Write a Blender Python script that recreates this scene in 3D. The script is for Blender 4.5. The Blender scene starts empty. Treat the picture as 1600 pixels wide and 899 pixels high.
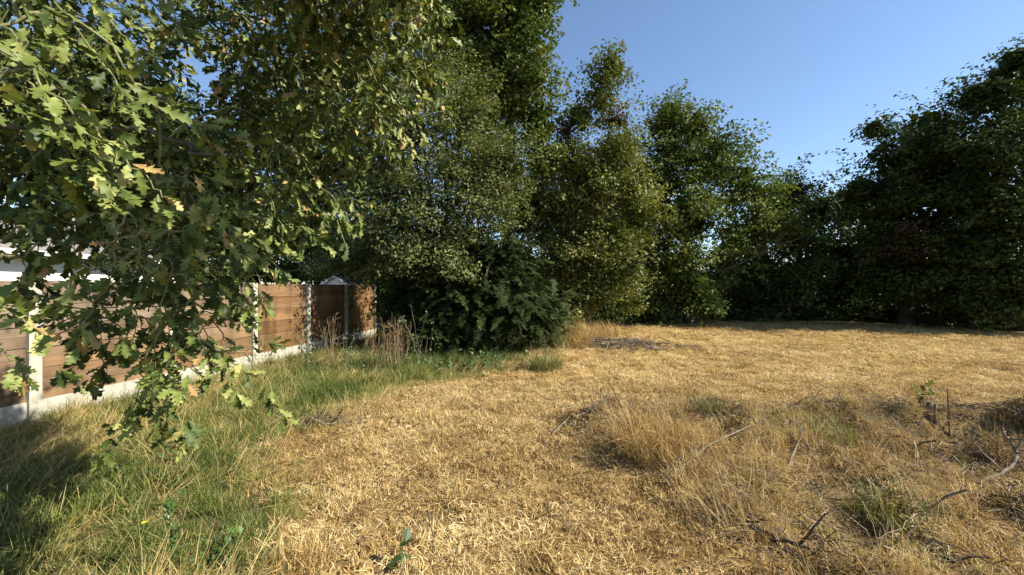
import bpy, math, random
import numpy as np
from mathutils import Vector

R = math.radians
scene = bpy.context.scene
C = scene.collection

# ------------------------------------------------------------------ camera
EYE, FPX = 1.65, 640.0                    # eye height, focal length in photo pixels (1600 wide)
cam_d = bpy.data.cameras.new('camera')
cam_d.sensor_width = 36.0
cam_d.lens = 36.0 * FPX / 1600.0
cam_d.clip_start = 0.05
cam_d.clip_end = 2000.0
cam = bpy.data.objects.new('camera', cam_d)
cam.location = (0, 0, EYE)
cam.rotation_euler = (R(90), 0, 0)
C.objects.link(cam)
scene.camera = cam

# ------------------------------------------------------------------ sky and sun
SUN_EL, SUN_AZ = 40.0, 104.0               # azimuth clockwise from +Y (the view direction)
world = bpy.data.worlds.new('World')
scene.world = world
world.use_nodes = True
wn = world.node_tree
bg = wn.nodes['Background']
sky = wn.nodes.new('ShaderNodeTexSky')
sky.sky_type = 'NISHITA'
sky.sun_disc = False
sky.sun_elevation = R(SUN_EL)
sky.sun_rotation = R(SUN_AZ)
sky.altitude = 100
sky.air_density = 1.0
sky.dust_density = 0.3
sky.ozone_density = 3.0
wn.links.new(sky.outputs['Color'], bg.inputs['Color'])
bg.inputs['Strength'].default_value = 0.09

sun_d = bpy.data.lights.new('sun', 'SUN')
sun_d.energy = 5.0
sun_d.angle = R(0.53)
sun_d.color = (1.0, 0.93, 0.80)
sun = bpy.data.objects.new('sun', sun_d)
sdir = Vector((math.sin(R(SUN_AZ)) * math.cos(R(SUN_EL)), math.cos(R(SUN_AZ)) * math.cos(R(SUN_EL)), math.sin(R(SUN_EL))))
sun.rotation_euler = sdir.to_track_quat('Z', 'Y').to_euler()
sun.location = sdir * 40
C.objects.link(sun)

vs = scene.view_settings
vs.view_transform = 'Standard'
vs.look = 'None'
vs.exposure = 1.2
vs.gamma = 1.0
vs.use_curve_mapping = False
scene.cycles.max_bounces = 6
scene.cycles.transmission_bounces = 4
scene.cycles.use_denoising = True

# ------------------------------------------------------------------ helpers
def P(px, py, d):
    """point seen at photo pixel (px, py) at depth d metres"""
    return np.array(((px - 800) / FPX * d, d, EYE - (py - 448) / FPX * d))

class Noise2:
    def __init__(s, seed, n=64):
        s.g = np.random.default_rng(seed).random((n, n)); s.n = n
    def __call__(s, x, y):
        x = np.asarray(x, float); y = np.asarray(y, float)
        xi = np.floor(x).astype(int); yi = np.floor(y).astype(int)
        fx = x - xi; fy = y - yi
        fx = fx * fx * (3 - 2 * fx); fy = fy * fy * (3 - 2 * fy)
        g, n = s.g, s.n
        a = g[xi % n, yi % n]; b = g[(xi + 1) % n, yi % n]
        c = g[xi % n, (yi + 1) % n]; d = g[(xi + 1) % n, (yi + 1) % n]
        return (a * (1 - fx) + b * fx) * (1 - fy) + (c * (1 - fx) + d * fx) * fy
N1, N2, N3, N4 = Noise2(1), Noise2(2), Noise2(3), Noise2(4)

def bump(x, y, cx, cy, rx, ry):
    return np.exp(-((x - cx) / rx) ** 2 - ((y - cy) / ry) ** 2)

def brush_w(x, y):
    """1 inside the rough strip of brushwood in the right foreground"""
    xl = np.interp(y, [0, 2.3, 3.4, 4.2, 5.2, 5.6], [1.5, 1.35, 0.95, 0.75, 0.8, 2.0])
    top = 5.2 + 0.25 * (N3(x * 1.3, y * 1.3) - 0.5)
    return np.clip((x - xl) / 0.5, 0, 1) * np.clip((top - y) / 0.3, 0, 1)

def green_edge(y):
    return np.interp(y, [0, 2.3, 3, 4.2, 5.2, 6.5, 7.5, 8.5, 9.5, 11, 13, 16],
                     [-0.9, -1.15, -1.5, -2.2, -1.96, -1.5, -0.6, 0.35, 0.6, 0.8, 1.2, 2.0])

def fence_x(y):
    return -5.84 + 0.1425 * (y - 4.98)

def H(x, y):
    x = np.asarray(x, float); y = np.asarray(y, float)
    near = np.clip((30 - y) / 20, 0, 1)
    h = 0.035 * (N1(x * 0.9, y * 0.9) - 0.5) + 0.05 * (N2(x * 0.33 + 9, y * 0.33) - 0.5)
    h = h + (0.045 * (N3(x * 3.1, y * 3.1) - 0.5) + 0.035 * (N1(x * 7.3, y * 7.3) - 0.5)) * near
    h = h + 0.30 * bump(x, y, 1.6, 12.6, 1.1, 1.1) + 0.12 * bump(x, y, 1.0, 9.6, 0.8, 0.8)
    h = h + 0.16 * bump(x, y, 2.8, 11.2, 1.4, 0.8)            # brushwood mound beside the yew
    h = h + 0.20 * np.exp(-((y - 4.85 - 0.12 * np.sin(x * 1.7)) / 0.36) ** 2) * np.clip((x - 0.55) / 0.7, 0, 1) * np.clip((9 - x) / 2, 0, 1) * (0.6 + 0.8 * N2(x * 1.9, y * 0.7))
    hol = np.clip(1.25 - ((x - 5.25) / 0.95) ** 2 - ((y - 4.45) / 0.42) ** 2, 0, 1)          # dark hollow at the right
    h = h - 0.55 * hol - 0.22 * bump(x, y, 3.1, 3.75, 0.45, 0.2)
    h = h - 0.16 * bump(x, y, 4.2, 3.4, 0.7, 0.25) - 0.08 * bump(x, y, 2.4, 2.9, 0.6, 0.2)
    h = h + 0.55 * bump(x, y, 6.9, 4.3, 0.75, 0.8)              # unseen bank, added to shade the hollow
    bw = brush_w(x, y)
    h = h + bw * (0.26 * (N4(x * 2.3, y * 2.3) - 0.45) + 0.10 * (N2(x * 5.3, y * 5.3) - 0.5))
    return h

def np_mesh(name, verts, faces, tint=None, mat=None, smooth=False):
    verts = np.ascontiguousarray(verts, dtype=np.float32)
    faces = np.ascontiguousarray(faces, dtype=np.int32)
    me = bpy.data.meshes.new(name)
    m, k = faces.shape
    me.vertices.add(len(verts)); me.loops.add(m * k); me.polygons.add(m)
    me.vertices.foreach_set('co', verts.ravel())
    me.loops.foreach_set('vertex_index', faces.ravel())
    me.polygons.foreach_set('loop_start', np.arange(0, m * k, k, dtype=np.int32))
    me.polygons.foreach_set('use_smooth', np.full(m, bool(smooth)))
    if tint is not None:
        a = me.attributes.new('tint', 'FLOAT', 'POINT')
        a.data.foreach_set('value', np.ascontiguousarray(tint, dtype=np.float32))
    me.update(calc_edges=True)
    if mat: me.materials.append(mat)
    return me

def link(name, me, parent=None, loc=None, kind=None):
    o = bpy.data.objects.new(name, me)
    C.objects.link(o)
    if parent is not None: o.parent = parent
    if loc is not None: o.location = loc
    if kind: o['kind'] = kind
    return o

def tag(o, label, cat, group=None):
    o['label'] = label; o['category'] = cat
    if group: o['group'] = group
    return o

def thing(name, loc, label, cat, group=None):
    o = bpy.data.objects.new(name, None)
    C.objects.link(o)
    o.empty_display_size = 0.2
    o.location = loc
    return tag(o, label, cat, group)

class MB:
    """collects pieces of ONE mesh"""
    def __init__(s): s.v, s.f, s.t, s.n = [], [], [], 0
    def add(s, v, f, t=0.5):
        v = np.asarray(v, float)
        s.v.append(v); s.f.append(np.asarray(f, int) + s.n)
        s.t.append(np.full(len(v), t) if np.isscalar(t) else np.asarray(t)); s.n += len(v)
    def mesh(s, name, mat, smooth=False):
        return np_mesh(name, np.concatenate(s.v), np.concatenate(s.f), np.concatenate(s.t), mat, smooth)
    def tube(s, pts, radii, sides=6, t=0.5, jitter=0.0, rng=None):
        pts = np.asarray(pts, float); radii = np.broadcast_to(np.asarray(radii, float), (len(pts),))
        tan = np.gradient(pts, axis=0); tan /= np.linalg.norm(tan, axis=1)[:, None] + 1e-9
        ref = np.array((0, 0, 1.0)) if abs(tan[0, 2]) < 0.9 else np.array((1.0, 0, 0))
        u = np.cross(tan, ref); u /= np.linalg.norm(u, axis=1)[:, None] + 1e-9
        w = np.cross(tan, u)
        a = np.arange(sides) / sides * 2 * np.pi
        rr = radii[:, None] * np.ones(sides)
        if jitter and rng is not None: rr = rr * (1 + jitter * (rng.random(rr.shape) - 0.5))
        v = pts[:, None] + rr[..., None] * (np.cos(a)[None, :, None] * u[:, None] + np.sin(a)[None, :, None] * w[:, None])
        n = len(pts); v = v.reshape(-1, 3)
        i = np.arange(n - 1)[:, None] * sides; j = np.arange(sides)[None]; j2 = (j + 1) % sides
        q = np.stack([i + j, i + j2, i + sides + j2, i + sides + j], -1).reshape(-1, 4)
        tri = np.concatenate([q[:, [0, 1, 2]], q[:, [0, 2, 3]]])
        cap0 = np.array([[0, k + 1, k] for k in range(1, sides - 1)])
        b = (n - 1) * sides
        cap1 = np.array([[b, b + k, b + k + 1] for k in range(1, sides - 1)])
        s.add(v, np.concatenate([tri, cap0, cap1]), t)
    def box(s, c, sx, sy, sz, t=0.5, ux=(1, 0, 0), uy=(0, 1, 0), uz=(0, 0, 1)):
        c, ux, uy, uz = (np.asarray(q, float) for q in (c, ux, uy, uz))
        v = [c + a * sx / 2 * ux + b * sy / 2 * uy + e * sz / 2 * uz for e in (-1, 1) for b in (-1, 1) for a in (-1, 1)]
        q = np.array([[0, 2, 3, 1], [4, 5, 7, 6], [0, 1, 5, 4], [2, 6, 7, 3], [0, 4, 6, 2], [1, 3, 7, 5]])
        s.add(v, np.concatenate([q[:, [0, 1, 2]], q[:, [0, 2, 3]]]), t)

def curve(a, b, n=8, sag=0.0, wob=0.0, rng=None):
    a = np.asarray(a, float); b = np.asarray(b, float)
    t = np.linspace(0, 1, n)[:, None]
    p = a + (b - a) * t
    p[:, 2:3] += sag * 4 * t * (1 - t)
    if wob and rng is not None:
        j = rng.normal(0, wob, (n, 3)); j[0] = 0; j[-1] = 0
        p += j
    return p

# ------------------------------------------------------------------ materials
def new_mat(name):
    m = bpy.data.materials.new(name); m.use_nodes = True
    nt = m.node_tree; nt.nodes.clear()
    out = nt.nodes.new('ShaderNodeOutputMaterial')
    return m, nt, out

def ramp(nt, stops):
    r = nt.nodes.new('ShaderNodeValToRGB')
    e = r.color_ramp.elements
    while len(e) > 1: e.remove(e[-1])
    e[0].position = stops[0][0]; e[0].color = (*stops[0][1], 1)
    for p, c in stops[1:]:
        k = e.new(p); k.color = (*c, 1)
    return r

def math_node(nt, op, a, b, clamp=False):
    n = nt.nodes.new('ShaderNodeMath'); n.operation = op; n.use_clamp = clamp
    for i, q in enumerate((a, b)):
        if isinstance(q, (int, float)): n.inputs[i].default_value = q
        else: nt.links.new(q, n.inputs[i])
    return n.outputs[0]

def attr(nt, name, typ='GEOMETRY'):
    n = nt.nodes.new('ShaderNodeAttribute'); n.attribute_name = name; n.attribute_type = typ
    return n.outputs['Fac']

def leaf_mat(name, stops, rough=0.5, trans=0.3, instanced=False, noise=0.0, spec=0.35, tcol=None):
    m, nt, out = new_mat(name)
    f = attr(nt, 'tint')
    if instanced:
        i = attr(nt, 'itint', 'INSTANCER')
        f = math_node(nt, 'ADD', f, i)
        f = math_node(nt, 'SUBTRACT', f, 0.5, True)
    if noise:
        tex = nt.nodes.new('ShaderNodeTexNoise'); tex.inputs['Scale'].default_value = noise
        geo = nt.nodes.new('ShaderNodeNewGeometry'); nt.links.new(geo.outputs['Position'], tex.inputs['Vector'])
        k = math_node(nt, 'MULTIPLY', tex.outputs['Fac'], 0.7)
        f = math_node(nt, 'ADD', f, k); f = math_node(nt, 'SUBTRACT', f, 0.35, True)
    r = ramp(nt, stops); nt.links.new(f, r.inputs[0])
    b = nt.nodes.new('ShaderNodeBsdfPrincipled')
    b.inputs['Roughness'].default_value = rough
    b.inputs['Specular IOR Level'].default_value = spec
    nt.links.new(r.outputs[0], b.inputs['Base Color'])
    t = nt.nodes.new('ShaderNodeBsdfTranslucent')
    mx = nt.nodes.new('ShaderNodeMixRGB'); mx.blend_type = 'MULTIPLY'; mx.inputs[0].default_value = 1
    nt.links.new(r.outputs[0], mx.inputs[1]); mx.inputs[2].default_value = (*(tcol or (1.1, 1.15, 0.5)), 1)
    nt.links.new(mx.outputs[0], t.inputs['Color'])
    ms = nt.nodes.new('ShaderNodeMixShader'); ms.inputs[0].default_value = trans
    nt.links.new(b.outputs[0], ms.inputs[1]); nt.links.new(t.outputs[0], ms.inputs[2])
    nt.links.new(ms.outputs[0], out.inputs['Surface'])
    return m

def solid_mat(name, stops, scale=(8, 8, 8), detail=6, rough=0.85, bumpd=0.3, coords='Object', objrand=0.0, tint=False, bdist=0.01, spec=0.3):
    m, nt, out = new_mat(name)
    tc = nt.nodes.new('ShaderNodeTexCoord')
    mp = nt.nodes.new('ShaderNodeMapping'); mp.inputs['Scale'].default_value = scale
    nt.links.new(tc.outputs[coords], mp.inputs['Vector'])
    src = mp.outputs[0]
    if objrand:
        oi = nt.nodes.new('ShaderNodeObjectInfo')
        va = nt.nodes.new('ShaderNodeVectorMath'); va.operation = 'ADD'
        sc = nt.nodes.new('ShaderNodeVectorMath'); sc.operation = 'SCALE'; sc.inputs['Scale'].default_value = 37.0
        cb = nt.nodes.new('ShaderNodeCombineXYZ')
        for k in range(3): nt.links.new(oi.outputs['Random'], cb.inputs[k])
        nt.links.new(cb.outputs[0], sc.inputs[0]); nt.links.new(src, va.inputs[0]); nt.links.new(sc.outputs[0], va.inputs[1])
        src = va.outputs[0]
    tx = nt.nodes.new('ShaderNodeTexNoise'); tx.inputs['Scale'].default_value = 1.0
    tx.inputs['Detail'].default_value = detail; tx.inputs['Roughness'].default_value = 0.65
    nt.links.new(src, tx.inputs['Vector'])
    f = tx.outputs['Fac']
    if objrand:
        k = math_node(nt, 'SUBTRACT', oi.outputs['Random'], 0.5)
        k = math_node(nt, 'MULTIPLY', k, objrand); f = math_node(nt, 'ADD', f, k, True)
    if tint:
        k = math_node(nt, 'SUBTRACT', attr(nt, 'tint'), 0.5); f = math_node(nt, 'ADD', f, k, True)
    r = ramp(nt, stops); nt.links.new(f, r.inputs[0])
    b = nt.nodes.new('ShaderNodeBsdfPrincipled'); b.inputs['Roughness'].default_value = rough
    b.inputs['Specular IOR Level'].default_value = spec
    nt.links.new(r.outputs[0], b.inputs['Base Color'])
    if bumpd:
        bp = nt.nodes.new('ShaderNodeBump'); bp.inputs['Strength'].default_value = bumpd; bp.inputs['Distance'].default_value = bdist
        nt.links.new(tx.outputs['Fac'], bp.inputs['Height']); nt.links.new(bp.outputs[0], b.inputs['Normal'])
    nt.links.new(b.outputs[0], out.inputs['Surface'])
    return m

M = {}
M['oak_leaf'] = leaf_mat('oak_leaf', [(0, (0.022, 0.04, 0.008)), (0.35, (0.058, 0.085, 0.016)), (0.62, (0.15, 0.185, 0.042)), (0.82, (0.29, 0.30, 0.095)), (0.92, (0.36, 0.30, 0.11)), (1, (0.33, 0.20, 0.08))], 0.5, 0.2, noise=14.0, spec=0.22)
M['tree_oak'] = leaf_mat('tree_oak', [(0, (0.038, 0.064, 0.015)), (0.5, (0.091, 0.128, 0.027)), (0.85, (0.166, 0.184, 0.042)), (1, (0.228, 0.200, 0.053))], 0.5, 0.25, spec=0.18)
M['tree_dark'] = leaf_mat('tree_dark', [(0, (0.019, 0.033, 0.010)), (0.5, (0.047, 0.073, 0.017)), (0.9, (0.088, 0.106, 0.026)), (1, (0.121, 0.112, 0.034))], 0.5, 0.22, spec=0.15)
M['tree_grey'] = leaf_mat('tree_grey', [(0, (0.054, 0.070, 0.021)), (0.5, (0.115, 0.134, 0.042)), (0.9, (0.196, 0.205, 0.074)), (1, (0.270, 0.256, 0.105))], 0.5, 0.22, spec=0.2)
M['tree_olive'] = leaf_mat('tree_olive', [(0, (0.056, 0.069, 0.017)), (0.5, (0.123, 0.141, 0.033)), (0.9, (0.209, 0.208, 0.059)), (1, (0.295, 0.214, 0.071))], 0.5, 0.25, spec=0.18)
M['brown_leaf'] = leaf_mat('brown_leaf', [(0, (0.035, 0.020, 0.010)), (0.6, (0.085, 0.046, 0.022)), (1, (0.14, 0.085, 0.04))], 0.7, 0.2, tcol=(1.1, 0.8, 0.5))
M['yew'] = leaf_mat('yew', [(0, (0.011, 0.02, 0.006)), (0.5, (0.028, 0.046, 0.012)), (0.9, (0.062, 0.088, 0.02)), (1, (0.09, 0.115, 0.03))], 0.55, 0.1, spec=0.12)
M['bark'] = solid_mat('bark', [(0.3, (0.035, 0.028, 0.02)), (0.6, (0.11, 0.09, 0.065)), (0.8, (0.17, 0.145, 0.11))], (18, 18, 4), bumpd=0.8, bdist=0.02)
M['twig'] = solid_mat('twig', [(0.3, (0.10, 0.095, 0.04)), (0.7, (0.22, 0.22, 0.10))], (30, 30, 30), bumpd=0.2)
M['stick_dark'] = solid_mat('stick_dark', [(0.3, (0.025, 0.02, 0.015)), (0.6, (0.07, 0.055, 0.04)), (0.85, (0.14, 0.115, 0.085))], (40, 40, 10), bumpd=0.7)
M['stick_pale'] = solid_mat('stick_pale', [(0.3, (0.09, 0.072, 0.052)), (0.6, (0.21, 0.175, 0.13)), (0.85, (0.34, 0.29, 0.22))], (40, 40, 10), bumpd=0.6)
M['litter'] = solid_mat('litter', [(0.15, (0.035, 0.026, 0.018)), (0.5, (0.12, 0.088, 0.06)), (0.9, (0.30, 0.24, 0.17))], (20, 20, 20), bumpd=0.4, tint=True)
straw = [(0, (0.07, 0.040, 0.018)), (0.25, (0.22, 0.135, 0.052)), (0.55, (0.43, 0.292, 0.107)), (0.8, (0.56, 0.415, 0.18)), (1, (0.66, 0.54, 0.29))]
M['straw'] = leaf_mat('straw', straw, 0.6, 0.25, instanced=True, spec=0.2, tcol=(1, 0.9, 0.6))
M['straw_tuft'] = leaf_mat('straw_tuft', [(0, (0.16, 0.09, 0.032)), (0.5, (0.42, 0.28, 0.10)), (1, (0.62, 0.46, 0.21))], 0.6, 0.25, spec=0.2, tcol=(1, 0.9, 0.6))
M['grass'] = leaf_mat('grass', [(0, (0.035, 0.06, 0.012)), (0.35, (0.085, 0.125, 0.024)), (0.6, (0.16, 0.19, 0.042)), (0.8, (0.30, 0.27, 0.085)), (1, (0.48, 0.36, 0.15))], 0.5, 0.3, instanced=True, spec=0.3)
M['tuft_green'] = leaf_mat('tuft_green', [(0, (0.06, 0.085, 0.02)), (0.5, (0.14, 0.17, 0.045)), (0.8, (0.26, 0.23, 0.08)), (1, (0.42, 0.32, 0.14))], 0.5, 0.3, spec=0.3)
M['weed'] = leaf_mat('weed', [(0, (0.03, 0.06, 0.016)), (0.5, (0.06, 0.12, 0.03)), (1, (0.12, 0.19, 0.05))], 0.45, 0.3)
M['weed_grey'] = leaf_mat('weed_grey', [(0, (0.06, 0.075, 0.035)), (0.5, (0.12, 0.14, 0.07)), (1, (0.24, 0.24, 0.13))], 0.5, 0.25)
M['stalk'] = leaf_mat('stalk', [(0, (0.07, 0.042, 0.024)), (0.5, (0.17, 0.11, 0.055)), (1, (0.30, 0.21, 0.11))], 0.7, 0.1)
M['petal'] = leaf_mat('petal', [(0, (0.7, 0.5, 0.02)), (1, (0.8, 0.65, 0.05))], 0.5, 0.2)
M['concrete'] = solid_mat('concrete', [(0.25, (0.19, 0.18, 0.13)), (0.45, (0.34, 0.32, 0.26)), (0.8, (0.46, 0.44, 0.375))], (9, 9, 5), bumpd=0.4, detail=10, bdist=0.006)
M['shed_white'] = solid_mat('shed_white', [(0.3, (0.50, 0.50, 0.48)), (0.7, (0.68, 0.68, 0.66))], (5, 5, 5), bumpd=0.05)
M['shed_wall'] = solid_mat('shed_wall', [(0.3, (0.13, 0.14, 0.13)), (0.7, (0.22, 0.23, 0.21))], (3, 3, 20), bumpd=0.2)
M['felt'] = solid_mat('felt', [(0.3, (0.025, 0.025, 0.027)), (0.7, (0.06, 0.06, 0.06))], (30, 30, 30), bumpd=0.3)
M['render_white'] = solid_mat('render_white', [(0.3, (0.74, 0.73, 0.70)), (0.7, (0.82, 0.81, 0.79))], (2, 2, 2), bumpd=0.1)
M['roof_slate'] = solid_mat('roof_slate', [(0.3, (0.10, 0.095, 0.09)), (0.7, (0.22, 0.20, 0.19))], (6, 6, 6), bumpd=0.2, objrand=0.4)
M['glass'] = solid_mat('glass', [(0.3, (0.02, 0.025, 0.03)), (0.7, (0.03, 0.035, 0.04))], (1, 1, 1), rough=0.08, bumpd=0, spec=0.6)
M['frame_white'] = solid_mat('frame_white', [(0.3, (0.72, 0.72, 0.7)), (0.7, (0.78, 0.78, 0.76))], (3, 3, 3), rough=0.4, bumpd=0)

def wood_mat():
    m, nt, out = new_mat('fence_wood')
    tc = nt.nodes.new('ShaderNodeTexCoord'); oi = nt.nodes.new('ShaderNodeObjectInfo')
    mp = nt.nodes.new('ShaderNodeMapping'); mp.inputs['Scale'].default_value = (1.3, 60, 110)
    nt.links.new(tc.outputs['Object'], mp.inputs['Vector'])
    cb = nt.nodes.new('ShaderNodeCombineXYZ'); sc = math_node(nt, 'MULTIPLY', oi.outputs['Random'], 53.0)
    for k in range(3): nt.links.new(sc, cb.inputs[k])
    va = nt.nodes.new('ShaderNodeVectorMath'); va.operation = 'ADD'
    nt.links.new(mp.outputs[0], va.inputs[0]); nt.links.new(cb.outputs[0], va.inputs[1])
    g = nt.nodes.new('ShaderNodeTexNoise'); g.inputs['Scale'].default_value = 1; g.inputs['Detail'].default_value = 8
    g.inputs['Roughness'].default_value = 0.7; g.inputs['Distortion'].default_value = 0.6
    nt.links.new(va.outputs[0], g.inputs['Vector'])
    f = math_node(nt, 'ADD', g.outputs['Fac'], math_node(nt, 'MULTIPLY', math_node(nt, 'SUBTRACT', oi.outputs['Random'], 0.5), 0.22), True)
    r1 = ramp(nt, [(0.22, (0.06, 0.031, 0.012)), (0.5, (0.17, 0.090, 0.034)), (0.78, (0.28, 0.16, 0.066))])
    r2 = ramp(nt, [(0.22, (0.075, 0.056, 0.040)), (0.5, (0.18, 0.135, 0.096)), (0.78, (0.30, 0.235, 0.17))])
    nt.links.new(f, r1.inputs[0]); nt.links.new(f, r2.inputs[0])
    mx = nt.nodes.new('ShaderNodeMixRGB')                 # how far each board has silvered
    n2 = nt.nodes.new('ShaderNodeTexNoise'); n2.inputs['Scale'].default_value = 2.2; n2.inputs['Detail'].default_value = 4
    nt.links.new(va.outputs[0], n2.inputs['Vector'])
    w = math_node(nt, 'ADD', attr(nt, 'tint'), math_node(nt, 'MULTIPLY', math_node(nt, 'SUBTRACT', n2.outputs['Fac'], 0.5), 0.9), True)
    nt.links.new(w, mx.inputs[0]); nt.links.new(r1.outputs[0], mx.inputs[1]); nt.links.new(r2.outputs[0], mx.inputs[2])
    b = nt.nodes.new('ShaderNodeBsdfPrincipled'); b.inputs['Roughness'].default_value = 0.8
    b.inputs['Specular IOR Level'].default_value = 0.2
    st = nt.nodes.new('ShaderNodeTexNoise'); st.inputs['Scale'].default_value = 1.0; st.inputs['Detail'].default_value = 5
    ms = nt.nodes.new('ShaderNodeMapping'); ms.inputs['Scale'].default_value = (3.5, 3.5, 1.2)
    ge = nt.nodes.new('ShaderNodeNewGeometry'); nt.links.new(ge.outputs['Position'], ms.inputs['Vector']); nt.links.new(ms.outputs[0], st.inputs['Vector'])
    sr = ramp(nt, [(0.32, (0.50, 0.50, 0.47)), (0.52, (1.0, 1.0, 1.0)), (0.75, (1.2, 1.15, 1.05))]); nt.links.new(st.outputs['Fac'], sr.inputs[0])
    mm = nt.nodes.new('ShaderNodeMixRGB'); mm.blend_type = 'MULTIPLY'; mm.inputs[0].default_value = 1.0
    nt.links.new(mx.outputs[0], mm.inputs[1]); nt.links.new(sr.outputs[0], mm.inputs[2])
    nt.links.new(mm.outputs[0], b.inputs['Base Color'])
    bp = nt.nodes.new('ShaderNodeBump'); bp.inputs['Strength'].default_value = 0.35; bp.inputs['Distance'].default_value = 0.002
    nt.links.new(g.outputs['Fac'], bp.inputs['Height']); nt.links.new(bp.outputs[0], b.inputs['Normal'])
    nt.links.new(b.outputs[0], out.inputs['Surface'])
    return m
M['wood'] = wood_mat()

def ground_mat():
    m, nt, out = new_mat('ground_soil')
    geo = nt.nodes.new('ShaderNodeNewGeometry')
    def nz(s, d=6):
        t = nt.nodes.new('ShaderNodeTexNoise'); t.inputs['Scale'].default_value = s; t.inputs['Detail'].default_value = d
        t.inputs['Roughness'].default_value = 0.65
        nt.links.new(geo.outputs['Position'], t.inputs['Vector']); return t.outputs['Fac']
    fine, mid, big = nz(38), nz(5), nz(0.35, 3)
    f = math_node(nt, 'ADD', math_node(nt, 'MULTIPLY', fine, 0.6), math_node(nt, 'MULTIPLY', mid, 0.4))
    f2 = math_node(nt, 'ADD', f, math_node(nt, 'MULTIPLY', math_node(nt, 'SUBTRACT', big, 0.5), 0.3))
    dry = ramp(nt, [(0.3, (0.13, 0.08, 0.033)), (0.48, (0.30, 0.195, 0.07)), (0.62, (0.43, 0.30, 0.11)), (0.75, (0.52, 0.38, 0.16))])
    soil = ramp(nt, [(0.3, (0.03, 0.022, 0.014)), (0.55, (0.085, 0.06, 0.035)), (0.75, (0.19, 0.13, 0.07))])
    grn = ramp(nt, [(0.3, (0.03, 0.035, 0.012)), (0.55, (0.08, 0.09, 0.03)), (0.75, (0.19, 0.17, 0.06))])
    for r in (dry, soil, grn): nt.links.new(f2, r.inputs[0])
    m1 = nt.nodes.new('ShaderNodeMixRGB'); m2 = nt.nodes.new('ShaderNodeMixRGB')
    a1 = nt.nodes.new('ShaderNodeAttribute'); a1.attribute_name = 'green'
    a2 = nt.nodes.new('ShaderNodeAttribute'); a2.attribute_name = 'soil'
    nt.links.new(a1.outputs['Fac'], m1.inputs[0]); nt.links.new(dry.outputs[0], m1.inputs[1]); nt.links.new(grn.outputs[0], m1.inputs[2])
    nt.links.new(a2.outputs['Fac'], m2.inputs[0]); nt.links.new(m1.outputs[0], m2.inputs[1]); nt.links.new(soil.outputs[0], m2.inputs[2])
    b = nt.nodes.new('ShaderNodeBsdfPrincipled'); b.inputs['Roughness'].default_value = 0.95; b.inputs['Specular IOR Level'].default_value = 0.1
    nt.links.new(m2.outputs[0], b.inputs['Base Color'])
    bp = nt.nodes.new('ShaderNodeBump'); bp.inputs['Strength'].default_value = 0.9; bp.inputs['Distance'].default_value = 0.04
    nt.links.new(f, bp.inputs['Height']); nt.links.new(bp.outputs[0], b.inputs['Normal'])
    nt.links.new(b.outputs[0], out.inputs['Surface'])
    return m
M['ground'] = ground_mat()

# ------------------------------------------------------------------ the ground: one sheet to the horizon
def axis(dense_lo, dense_hi, step, lo, hi):
    a = list(np.arange(dense_lo, dense_hi, step))
    s, x = step, dense_hi
    while x < hi: a.append(x); s *= 1.22; x += s
    a.append(hi)
    s, x, left = step, dense_lo - step, []
    while x > lo: left.append(x); s *= 1.22; x -= s
    left.append(lo)
    return np.array(left[::-1] + a)
gx = axis(-8, 9, 0.075, -500, 500); gy = axis(1.6, 13, 0.075, -300, 900)
X, Y = np.meshgrid(gx, gy, indexing='ij')
Z = H(X, Y)
nx, ny = X.shape
idx = np.arange(nx * ny).reshape(nx, ny)
quads = np.stack([idx[:-1, :-1], idx[1:, :-1], idx[1:, 1:], idx[:-1, 1:]], -1).reshape(-1, 4)
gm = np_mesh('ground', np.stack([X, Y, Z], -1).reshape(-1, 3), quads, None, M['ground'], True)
def add_attr(me, name, val):
    a = me.attributes.new(name, 'FLOAT', 'POINT'); a.data.foreach_set('value', np.ascontiguousarray(val.ravel(), dtype=np.float32))
gw = np.clip((green_edge(Y) - X + 0.5 * (N2(X * 2, Y * 2) - 0.5)) / 0.35, 0, 1)
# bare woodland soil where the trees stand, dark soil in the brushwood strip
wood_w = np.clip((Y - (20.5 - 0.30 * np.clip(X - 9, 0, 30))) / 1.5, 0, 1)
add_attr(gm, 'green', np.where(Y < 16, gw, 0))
add_attr(gm, 'soil', np.max([wood_w * (Y < 60), 0.7 * brush_w(X, Y), 0.35 * np.clip((9 - Y) / 4, 0, 1)], axis=0))  # near ground also darkened: painted shade of the thatch over brown earth
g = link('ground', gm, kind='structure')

# ------------------------------------------------------------------ leaf clouds and trees
def unit(v): return v / (np.linalg.norm(v, axis=-1, keepdims=True) + 1e-9)

def leaf_quads(rng, pos, size, aspect, up, out_dir=None, tint=None, droop=0.3):
    """folded diamond leaves (two triangles) at pos"""
    n = len(pos)
    nrm = rng.normal(0, 1, (n, 3)); nrm[:, 2] = np.abs(nrm[:, 2]) + up
    if out_dir is not None: nrm += out_dir * 0.7
    nrm = unit(nrm)
    ax = rng.normal(0, 1, (n, 3)); ax[:, 2] -= droop
    ax = unit(ax - (ax * nrm).sum(1, keepdims=True) * nrm)
    sd = np.cross(nrm, ax)
    s = (size * rng.uniform(0.5, 1.5, n))[:, None]
    fold = rng.uniform(0.05, 0.3, n)[:, None]
    b = pos - ax * s * 0.5; t = pos + ax * s * 0.5 - nrm * s * fold * 0.6
    l = pos + sd * s * aspect * 0.5 + nrm * s * fold * 0.5; r = pos - sd * s * aspect * 0.5 + nrm * s * fold * 0.5
    v = np.stack([b, r, t, l], 1).reshape(-1, 3)
    k = np.arange(n)[:, None] * 4
    f = np.concatenate([k + np.array([[0, 1, 2]]), k + np.array([[0, 2, 3]])])
    tt = np.repeat(tint if tint is not None else rng.random(n), 4)
    return v, f, tt

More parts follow.
